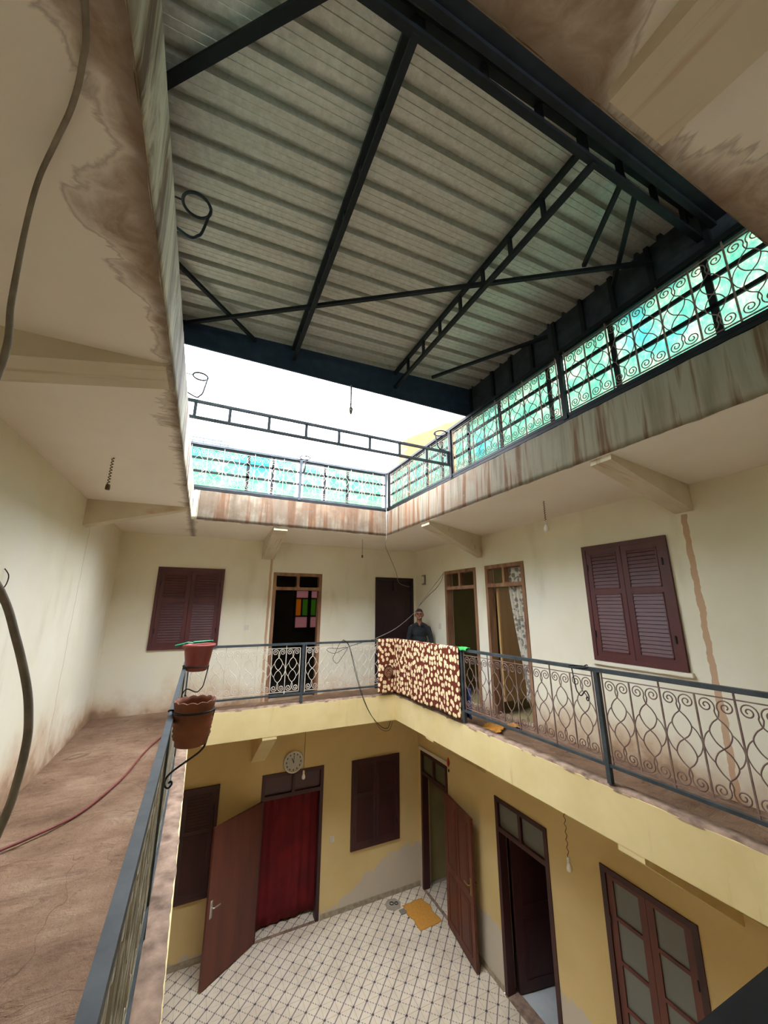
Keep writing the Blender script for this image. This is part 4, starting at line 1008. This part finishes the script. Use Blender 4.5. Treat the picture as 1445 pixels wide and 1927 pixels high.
def pot_clay(cx, cy, zring):
    e = thing('flower_pot', (cx, cy, zring-.19), 'weathered terracotta pot with scalloped rim, nearer of two on the left railing', 'flower pot', 'pots on the left railing')
    pr = [(.075, -.185), (.085, -.18), (.087, -.15), (.097, -.145)]
    for k in range(5): z = -.135+k*.026; pr += [(.098+.0015*k, z), (.103+.0015*k, z+.008), (.099+.0015*k, z+.02)]
    pr += [(.106, -.005), (.110, .02), (.115, .05), (.108, .052), (.100, .03), (.096, -.06)]
    n = len(pr)
    def wob(i, a): return .009*abs(math.sin(a*6.5)) if n-5 <= i <= n-3 else .0
    MB().lathe(pr, 52, (cx, cy, zring), wob).build('shell', 'terracotta', e, True)
    MB().lathe([(.095, -.03), (.093, -.025)], 24, (cx, cy, zring)).build('soil', 'soil', e)
P1 = (.022, 4.60, 1.105); P2 = (.026, 2.70, 1.115)
pot_red(*P1); pot_clay(*P2)
holder('black wire holder carrying the red plastic pot', P1[0], P1[1], P1[2], .112, RXL, .84)
holder('black wire holder carrying the scalloped terracotta pot', P2[0], P2[1], P2[2], .112, RXL, .76)
holder('empty black wire pot holder on the right railing by its post', GX1-.115, 2.66, 1.165, .085, GX1+.0, .90, None, 1, -1)
holder('empty wire pot ring against the dark roof, on the left parapet', -.285, 2.11, 4.10, .078, -.465, 3.85, 'empty rings on the roof terrace')
holder('empty wire pot ring against the open sky, on the left parapet', -.27, 4.07, 4.10, .072, -.465, 3.85, 'empty rings on the roof terrace')
holder('small empty wire ring above the middle of the far green sheets', 1.335, 6.03, 4.17, .085, 6.13, 3.95, 'empty rings on the roof terrace', 1, -1, True, 'y')
holder('empty wire ring on the right terrace railing beside the truss end', 2.83, 4.15, 4.12, .085, 2.93, 3.82, 'empty rings on the roof terrace', 1, -1)
# green trowel lying across the red pot
tr = thing('garden_trowel', (P1[0], P1[1], P1[2]+.215), 'green plastic trowel lying across the red pot', 'trowel')
def blade(u, v):
    x = -.02+.19*u; wv = .045*math.sin(PI*min(1, .25+u*.75))**.6
    return (P1[0]-.04+x, P1[1]-.02+(v-.5)*2*wv, P1[2]+.222+.02*(abs(v-.5)*2)**2+.012*u)
solid(MB().grid(blade, 14, 8).build('blade', 'trowel', tr, True), .004)
MB().tube(cr([(P1[0]-.055, P1[1]-.02, P1[2]+.226), (P1[0]-.10, P1[1]-.02, P1[2]+.235), (P1[0]-.15, P1[1]-.02, P1[2]+.222), (P1[0]-.225, P1[1]-.02, P1[2]+.205)], 6), [.008]*7+[.012]*12, 8).build('handle', 'trowel', tr, True)

# ------------------------------------------------------------------ cables, hoses
def cable(name, mat, label, pts, r, cat='cable', n=8, sub=8, group=None):
    return tag(MB().tube(cr(pts, sub), r, n).build(name, mat, None, True, pts[0]), label, cat, group)
cable('thick_hose', 'hose_thick', 'thick dusty hose looping down close to the viewer at the left', [(-.30, .30, 2.93), (-.35, .715, 2.93), (-.381, .834, 2.93), (-.426, .939, 2.928), (-.487, 1.048, 2.925), (-.558, 1.174, 2.91), (-.572, 1.21, 2.76), (-.562, 1.22, 2.53), (-.555, 1.24, 2.34), (-.68, 1.42, 2.02), (-.577, 1.6, 1.764), (-.512, 1.6, 1.619), (-.461, 1.6, 1.478), (-.44, 1.6, 1.387), (-.432, 1.6, 1.313), (-.436, 1.6, 1.203), (-.452, 1.6, 1.10), (-.53, 1.58, .75), (-.60, 1.5, .35), (-.62, 1.45, .02)], [.0065+.0045*min(1, max(0, (i-48)/30)) for i in range(153)], 'hose', 10)
cable('red_hose', 'hose_red', 'thin red hose trailing across the left gallery floor', [(-.16, 6.45, .03), (-.315, 6.22, .024), (-.442, 5.68, .022), (-.54, 5.04, .022), (-.742, 4.41, .022), (-.972, 4.15, .022), (-1.10, 4.04, .024), (-1.25, 3.9, .03)], .011, 'hose')
cy0 = BY-.015
cable('looped_cable', 'wire', 'tangled black cable looped over the far railing', [(2.83, cy0+.0, 1.10), (2.637, cy0-.01, 1.052), (2.419, cy0-.02, .995), (2.19, cy0-.02, .909), (2.05, cy0-.02, .965), (2.10, cy0-.02, 1.0), (2.25, cy0-.02, .985), (2.42, cy0-.025, .99), (2.30, cy0-.03, .809), (2.233, cy0-.03, .742), (2.161, cy0-.03, .817), (2.22, cy0-.02, .95), (2.275, cy0-.015, 1.06), (2.344, cy0, 1.117), (2.37, cy0+.03, 1.118), (2.42, cy0-.01, 1.07)], .0045)
cable('hanging_cable', 'wire', 'black cable hanging from the far rail down below the slab edge', [(2.35, cy0+.02, 1.12), (2.40, cy0-.01, 1.09), (2.464, cy0-.02, 1.0), (2.514, cy0-.02, .83), (2.613, cy0-.025, .475), (2.728, cy0-.03, .155), (2.86, cy0-.035, -.10), (3.0, cy0-.035, -.27), (3.12, cy0-.035, -.37), (3.22, cy0-.035, -.38), (3.27, cy0-.03, -.28)], .0055)
cable('hanging_cable', 'wire', 'thinner second strand hanging beside the black cable below the slab edge', [(2.36, cy0+.02, 1.12), (2.44, cy0-.015, 1.06), (2.535, cy0-.025, .80), (2.65, cy0-.025, .42), (2.80, cy0-.035, .02), (2.98, cy0-.04, -.27), (3.10, cy0-.04, -.40), (3.24, cy0-.04, -.42), (3.31, cy0-.03, -.29)], .0035)
cable('sagging_cable', 'grey_plastic', 'grey twin cable rising from the rail to the doorway top behind the man', [(2.9, cy0+.02, 1.105), (3.02, cy0+.03, 1.135), (3.40, 6.69, 1.30), (3.80, 6.69, 1.58), (3.96, 6.64, 1.80), (4.16, 6.58, 2.06), (4.33, 6.53, 2.27), (4.41, 6.51, 2.38)], .0055)
cable('sagging_cable', 'wire', 'thin black cable looping beside the grey twin cable above the man', [(3.90, 6.65, 1.72), (4.10, 6.60, 1.93), (4.24, 6.55, 2.06), (4.36, 6.53, 2.22), (4.415, 6.52, 2.39)], .0045)
cable('white_cord', 'white_cord', 'thin white cord dropping from the roof corner to the dark corner door', [(2.93, UY1-.02, 4.20), (2.90, UY1-.03, 3.6), (2.90, UY1-.03, 2.96), (2.99, 6.3, 2.80), (3.35, 6.8, 2.62), (3.72, 7.3, 2.42), (3.95, 7.60, 2.21), (4.25, 7.66, 2.135)], .0055)
cable('ceiling_wire', 'wire', 'short black wire end sticking out of the left wall', [(-1.365, 3.78, 1.98), (-1.34, 3.80, 1.93), (-1.34, 3.79, 1.86), (-1.355, 3.77, 1.82)], .004)

# ------------------------------------------------------------------ hanging light points
def bulb(label, top, L, with_bulb, wavy, group='bare light points', cordm='brown_cord', glass='bulb'):
    e = thing('hanging_bulb', top, label, 'light bulb', group)
    x, y, z = top; n = 40 if wavy else 6; a = .010 if wavy else .0
    MB().tube([V(x+a*math.sin(i/n*PI*18), y+a*math.cos(i/n*PI*18)*.6, z-L*i/n) for i in range(n+1)], .004, 5).build('cord', cordm, e, True)
    MB().lathe([(.006, .0), (.016, -.006), (.018, -.045), (.015, -.05)], 12, (x, y, z-L)).build('socket', 'brown_cord' if not with_bulb else 'white_plastic', e, True)
    if with_bulb: MB().lathe([(.012, -.045), (.016, -.055), (.028, -.085), (.031, -.105), (.026, -.125), (.012, -.137), (.003, -.139)], 16, (x, y, z-L)).build('glass', glass, e, True)
bulb('twisted brown flex with an empty socket under the left ceiling', (-.824, 3.74, ZC), .24, False, True)
bulb('bulb on dark twisted flex between the curtained doorway and the shutters', (3.60, 3.14, ZC), .24, True, True)
bulb('short straight dark flex under the far ceiling with an empty socket', (2.655, 6.62, ZC), .30, False, False)
bulb('bulb on a long wavy flex beside the tall ground floor doorway', (3.90, 3.56, -.26), .67, True, True)
bulb('small bulb on a straight flex beside the wall clock', (1.88, 7.2, -.26), .76, True, False)

# ------------------------------------------------------------------ clock, switches, wall fittings
ck = thing('wall_clock', (1.81, YF, -1.2), 'round white-rimmed wall clock above the red curtain doorway', 'clock')
R_ = .165; cyk = YF-.03; cz = -1.035
m = MB(); m.tube([V(1.81+R_*math.cos(a), cyk, cz+R_*math.sin(a)) for a in [k*PI/24 for k in range(48)]], .017, 8, True); m.build('rim', 'white_plastic', ck, True)
m = MB(); m.v = [V(1.81, cyk, cz)] + [V(1.81+R_*math.cos(k*PI/20), cyk, cz+R_*math.sin(k*PI/20)) for k in range(40)] + [V(1.81+R_*math.cos(k*PI/20), YF, cz+R_*math.sin(k*PI/20)) for k in range(40)]
m.f = [(0, 1+(k+1) % 40, 1+k) for k in range(40)] + [(1+k, 1+(k+1) % 40, 41+(k+1) % 40, 41+k) for k in range(40)]; m.build('face', 'clock_face', ck)
for k in range(12):
    a = k*PI/6; x, z = 1.81+.128*math.sin(a), cz+.128*math.cos(a); MB().box(x-.008, cyk-.004, z-.013, x+.008, cyk-.001, z+.013).build('hour_mark', 'black', ck)
MB().bar((1.81, cyk-.006, cz-.02), (1.81, cyk-.006, cz+.105), .009, .003, (0, 1, 0)).build('minute_hand', 'black', ck)
MB().bar((1.81, cyk-.009, cz-.015), (1.775, cyk-.009, cz+.065), .012, .003, (0, 1, 0)).build('hour_hand', 'black', ck)
def plate(name, label, c, axis, sx, szz, mat='white_plastic', group='wall switches'):
    e = thing(name, c, label, 'switch', group); x, y, z = c
    if axis == 'y': MB().box(x-sx/2, y-.012, z-szz/2, x+sx/2, y, z+szz/2).build('plate', mat, e); MB().box(x-sx*.2, y-.018, z-szz*.22, x+sx*.2, y-.012, z+szz*.22).build('rocker', mat, e)
    else: MB().box(x-.012, y-sx/2, z-szz/2, x, y+sx/2, z+szz/2).build('plate', mat, e); MB().box(x-.018, y-sx*.2, z-szz*.22, x-.012, y+sx*.2, z+szz*.22).build('rocker', mat, e)
plate('wall_switch', 'white switch on the cream wall left of the far doorway', (.80, YF, 1.315), 'y', .075, .085)
plate('wall_switch', 'white switch on the wall right of the man', (XR, 6.74, 1.32), 'x', .075, .11)
plate('wall_switch', 'round-cornered switch on the yellow wall right of the red curtain', (2.59, YF, -2.40), 'y', .085, .095)
sc = thing('wall_lamp', (XR, 7.31, 2.20), 'small grey bulkhead lamp on the wall above the man', 'lamp')
MB().box(XR-.03, 7.25, 2.17, XR, 7.37, 2.385).build('base', 'grey_plastic', sc)
MB().ell((XR-.035, 7.31, 2.275), (.035, .042, .085), 14, 9).build('cover', 'white_plastic', sc, True)
bt = thing('wall_batten', (XR-.02, 7.1, -1.13), 'pale batten fixed above the ground floor corner doorway', 'batten')
MB().hexa([(XR-.035, 6.60, -1.13), (XR, 6.60, -1.13), (XR, 7.64, -1.165), (XR-.035, 7.64, -1.165), (XR-.035, 6.60, -1.075), (XR, 6.60, -1.075), (XR, 7.64, -1.11), (XR-.035, 7.64, -1.11)]).build('strip', 'white_plastic', bt)
MB().lathe([(.012, -.02), (.012, .02)], 10, (XR-.03, 6.56, -1.20)).build('end_cap', 'black', bt)
tag(MB().lathe([(.006, -.07), (.022, -.03), (.024, .0), (.014, .05), (.003, .085)], 12, (XR-.03, 6.565, -1.07)).build('red_hook', 'red_plastic', None, True, (XR-.03, 6.565, -1.14)), 'small red pointed fitting at the end of the pale batten', 'hook')

# ------------------------------------------------------------------ world beyond the terrace
m = MB()
pts = [(4.95, 3.0), (4.95, 6.51), (5.5, 6.82), (5.9, 7.03), (6.3, 7.28), (6.7, 7.47), (7.4, 7.85), (9.5, 8.6), (9.5, 3.0)]
b = len(pts); m.v = [V(x, 9.0, z) for x, z in pts] + [V(x, 9.5, z) for x, z in pts]
m.f = [tuple(range(b))[::-1], tuple(range(b, 2*b))] + [(k, (k+1) % b, b+(k+1) % b, b+k) for k in range(b)]
tag(m.build('neighbour_wall', 'tan_render', None, False, (4.95, 9.0, 3.0)), 'tan rendered wall of the next building beyond the far right terrace corner', 'wall')
rr = thing('distant_railing', (-.2, 8.5, 3.3), 'thin grey railing standing beyond the far green sheets at the left', 'railing')
for z in (5.235, 5.16): MB().box(-.9, 8.49, z-.012, .165, 8.51, z+.012).build('bar', 'rail', rr)
for x in (-.9, -.55, -.34, -.16, .0, .16): MB().box(x-.011, 8.493, 3.3, x+.011, 8.507, 5.235).build('upright', 'rail', rr)
cable('stay_pole', 'scroll_grey', 'thin pale pole leaning out beside the tan neighbour wall', [(4.03, 9.0, 5.49), (4.5, 9.0, 5.84), (4.97, 9.0, 6.19)], .014, 'pole')

# ------------------------------------------------------------------ the man behind the blanket
def fuse(mb, voxel, name, smooth_it=4):
    me = mb.mesh(name+'_raw'); o = bpy.data.objects.new(name+'_raw', me); COL.objects.link(o)
    rm = o.modifiers.new('r', 'REMESH'); rm.mode = 'VOXEL'; rm.voxel_size = voxel
    sm = o.modifiers.new('s', 'SMOOTH'); sm.factor = .5; sm.iterations = smooth_it
    dg = bpy.context.evaluated_depsgraph_get(); ev = o.evaluated_get(dg)
    out = bpy.data.meshes.new_from_object(ev); bpy.data.objects.remove(o); bpy.data.meshes.remove(me)
    out.polygons.foreach_set('use_smooth', [True]*len(out.polygons)); out.name = name; return out
def cap(mb, pts, rs, n=12): mb.tube(cr(pts, 5) if len(pts) > 2 else pts, _interp(rs, len(pts)), n); [mb.ell(p, (r,)*3, 10, 7) for p, r in ((pts[0], rs[0]), (pts[-1], rs[-1]))]; return mb
def _interp(rs, n):
    if n == 2: return list(rs)
    out = []
    for i in range(n-1): out += [rs[i]+(rs[i+1]-rs[i])*k/5 for k in range(5)]
    return out + [rs[-1]]
def put(me, name, mat, parent, label=None):
    me.materials.clear(); me.materials.append(M[mat]); o = bpy.data.objects.new(name, me); COL.objects.link(o); o.parent = parent
    if label: o['label'] = label
    return o
px_, py_ = 4.09, 6.98
man = thing('person', (px_, py_, .06), 'man in a black collared shirt standing behind the spotted blanket, facing the viewer', 'person', None, None, math.atan2(-px_, py_)+0)
man.rotation_euler = (0, 0, math.atan2(py_, px_)-PI/2)
man.scale = (1, 1, 1)
# body (front = -y)
b = MB()
b.ell((0, .005, 1.490), (.076, .094, .108)); b.ell((0, -.030, 1.435), (.058, .060, .062)); b.ell((0, -.012, 1.455), (.068, .075, .07))
b.ell((0, -.098, 1.468), (.013, .018, .026)); b.ell((0, -.108, 1.455), (.017, .013, .010))
b.ell((0, -.080, 1.403), (.026, .022, .020)); b.ell((0, -.088, 1.515), (.055, .014, .010))
for s in (-1, 1): b.ell((s*.081, .012, 1.475), (.011, .022, .033)); b.ell((s*.045, -.062, 1.455), (.022, .022, .018))
cap(b, [(0, .015, 1.43), (0, .018, 1.28)], [.052, .062])
b.ell((0, .02, 1.12), (.130, .075, .14)); b.ell((0, .012, .98), (.125, .075, .16)); b.ell((0, .01, .86), (.145, .095, .10))
for s in (-1, 1):
    cap(b, [(s*.155, .015, 1.235), (s*.21, .02, 1.02), (s*.235, -.01, .80)], [.048, .040, .030])
    b.ell((s*.24, -.018, .745), (.020, .034, .048))
    for k in range(4):
        yy = -.045+k*.018; cap(b, [(s*.243, yy, .715), (s*.243, yy-.004, .685), (s*.236, yy-.006, .655+.006*abs(k-1.4))], [.009, .0085, .0075], 8)
    cap(b, [(s*.232, -.045, .76), (s*.222, -.062, .73), (s*.218, -.066, .70)], [.011, .010, .008], 8)
    cap(b, [(s*.082, .01, .84), (s*.088, .0, .46), (s*.088, .02, .09)], [.083, .054, .038])
    b.ell((s*.09, -.045, .045), (.040, .105, .038))
put(fuse(b, .0075, 'body', 3), 'body', 'skin', man)
h = MB(); h.ell((0, .012, 1.503), (.082, .098, .102)); 
hm = fuse(h, .012, 'hair', 2)
bm = bmesh.new(); bm.from_mesh(hm)
bmesh.ops.delete(bm, geom=[v for v in bm.verts if v.co.z < 1.535-.85*max(0, v.co.y+.03) or (v.co.y < -.078)], context='VERTS'); bm.to_mesh(hm); bm.free()
put(hm, 'hair', 'hair', man)
for s in (-1, 1):
    MB().ell((s*.030, -.083, 1.488), (.011, .008, .007)).build('eye', 'black', man, True, local=True)
    MB().ell((s*.031, -.089, 1.508), (.019, .007, .0045)).build('eyebrow', 'hair', man, True, local=True)
MB().ell((0, -.094, 1.427), (.023, .007, .006)).build('mouth', 'lips', man, True, local=True)
s_ = MB()
s_.ell((0, .015, 1.13), (.155, .105, .15)); s_.ell((0, .012, .97), (.148, .103, .18)); s_.ell((0, .01, .86), (.152, .106, .09))
for s in (-1, 1): cap(s_, [(s*.02, .015, 1.285), (s*.09, .015, 1.262), (s*.165, .015, 1.215)], [.058, .055, .055])
for s in (-1, 1): cap(s_, [(s*.172, .015, 1.205), (s*.222, .02, 1.02), (s*.246, -.008, .80)], [.062, .052, .044])
put(fuse(s_, .010, 'shirt', 4), 'shirt', 'shirt', man)
c_ = MB()
for s in (-1, 1):
    c_.hexa([(s*.010, -.082, 1.245), (s*.075, -.070, 1.265), (s*.068, .0, 1.300), (s*.058, -.048, 1.312), (s*.012, -.088, 1.250), (s*.078, -.077, 1.268), (s*.076, .0, 1.302), (s*.064, -.054, 1.316)])
c_.tube(cr([(-.066, -.02, 1.295), (-.062, .045, 1.318), (0, .078, 1.325), (.062, .045, 1.318), (.066, -.02, 1.295)], 6), .014, 8)
c_.build('collar', 'shirt', man, True, local=True)
for k in range(4): MB().ell((0, -.094-.006*math.sin(k), 1.20-k*.075), (.006, .003, .006), 8, 5).build('button', 'black', man, local=True)
p_ = MB(); p_.ell((0, .01, .84), (.158, .108, .11))
for s in (-1, 1): cap(p_, [(s*.085, .01, .80), (s*.09, .0, .45), (s*.09, .02, .08)], [.098, .072, .060])
put(fuse(p_, .013, 'trousers', 3), 'trousers', 'trousers', man)
for s in (-1, 1):
    q = MB(); q.ell((s*.09, -.05, .045), (.048, .125, .045)); q.ell((s*.09, .04, .05), (.045, .06, .05)); put(fuse(q, .01, 'shoe', 2), 'shoe', 'shoe', man)
Rm = Matrix.Rotation(man.rotation_euler.z, 3, 'Z')
c0 = Vector(man.location)+Rm @ Vector((.014, -.098, 1.428)); c1 = Vector(man.location)+Rm @ Vector((.035, -.165, 1.432))  # short white stub set at the lips
tag(MB().tube([c0, c1], .0055, 8).build('mouth_stub', 'paper', None, True, tuple(c0)), 'small white stub at the mouth of the man', 'mouth_stub')
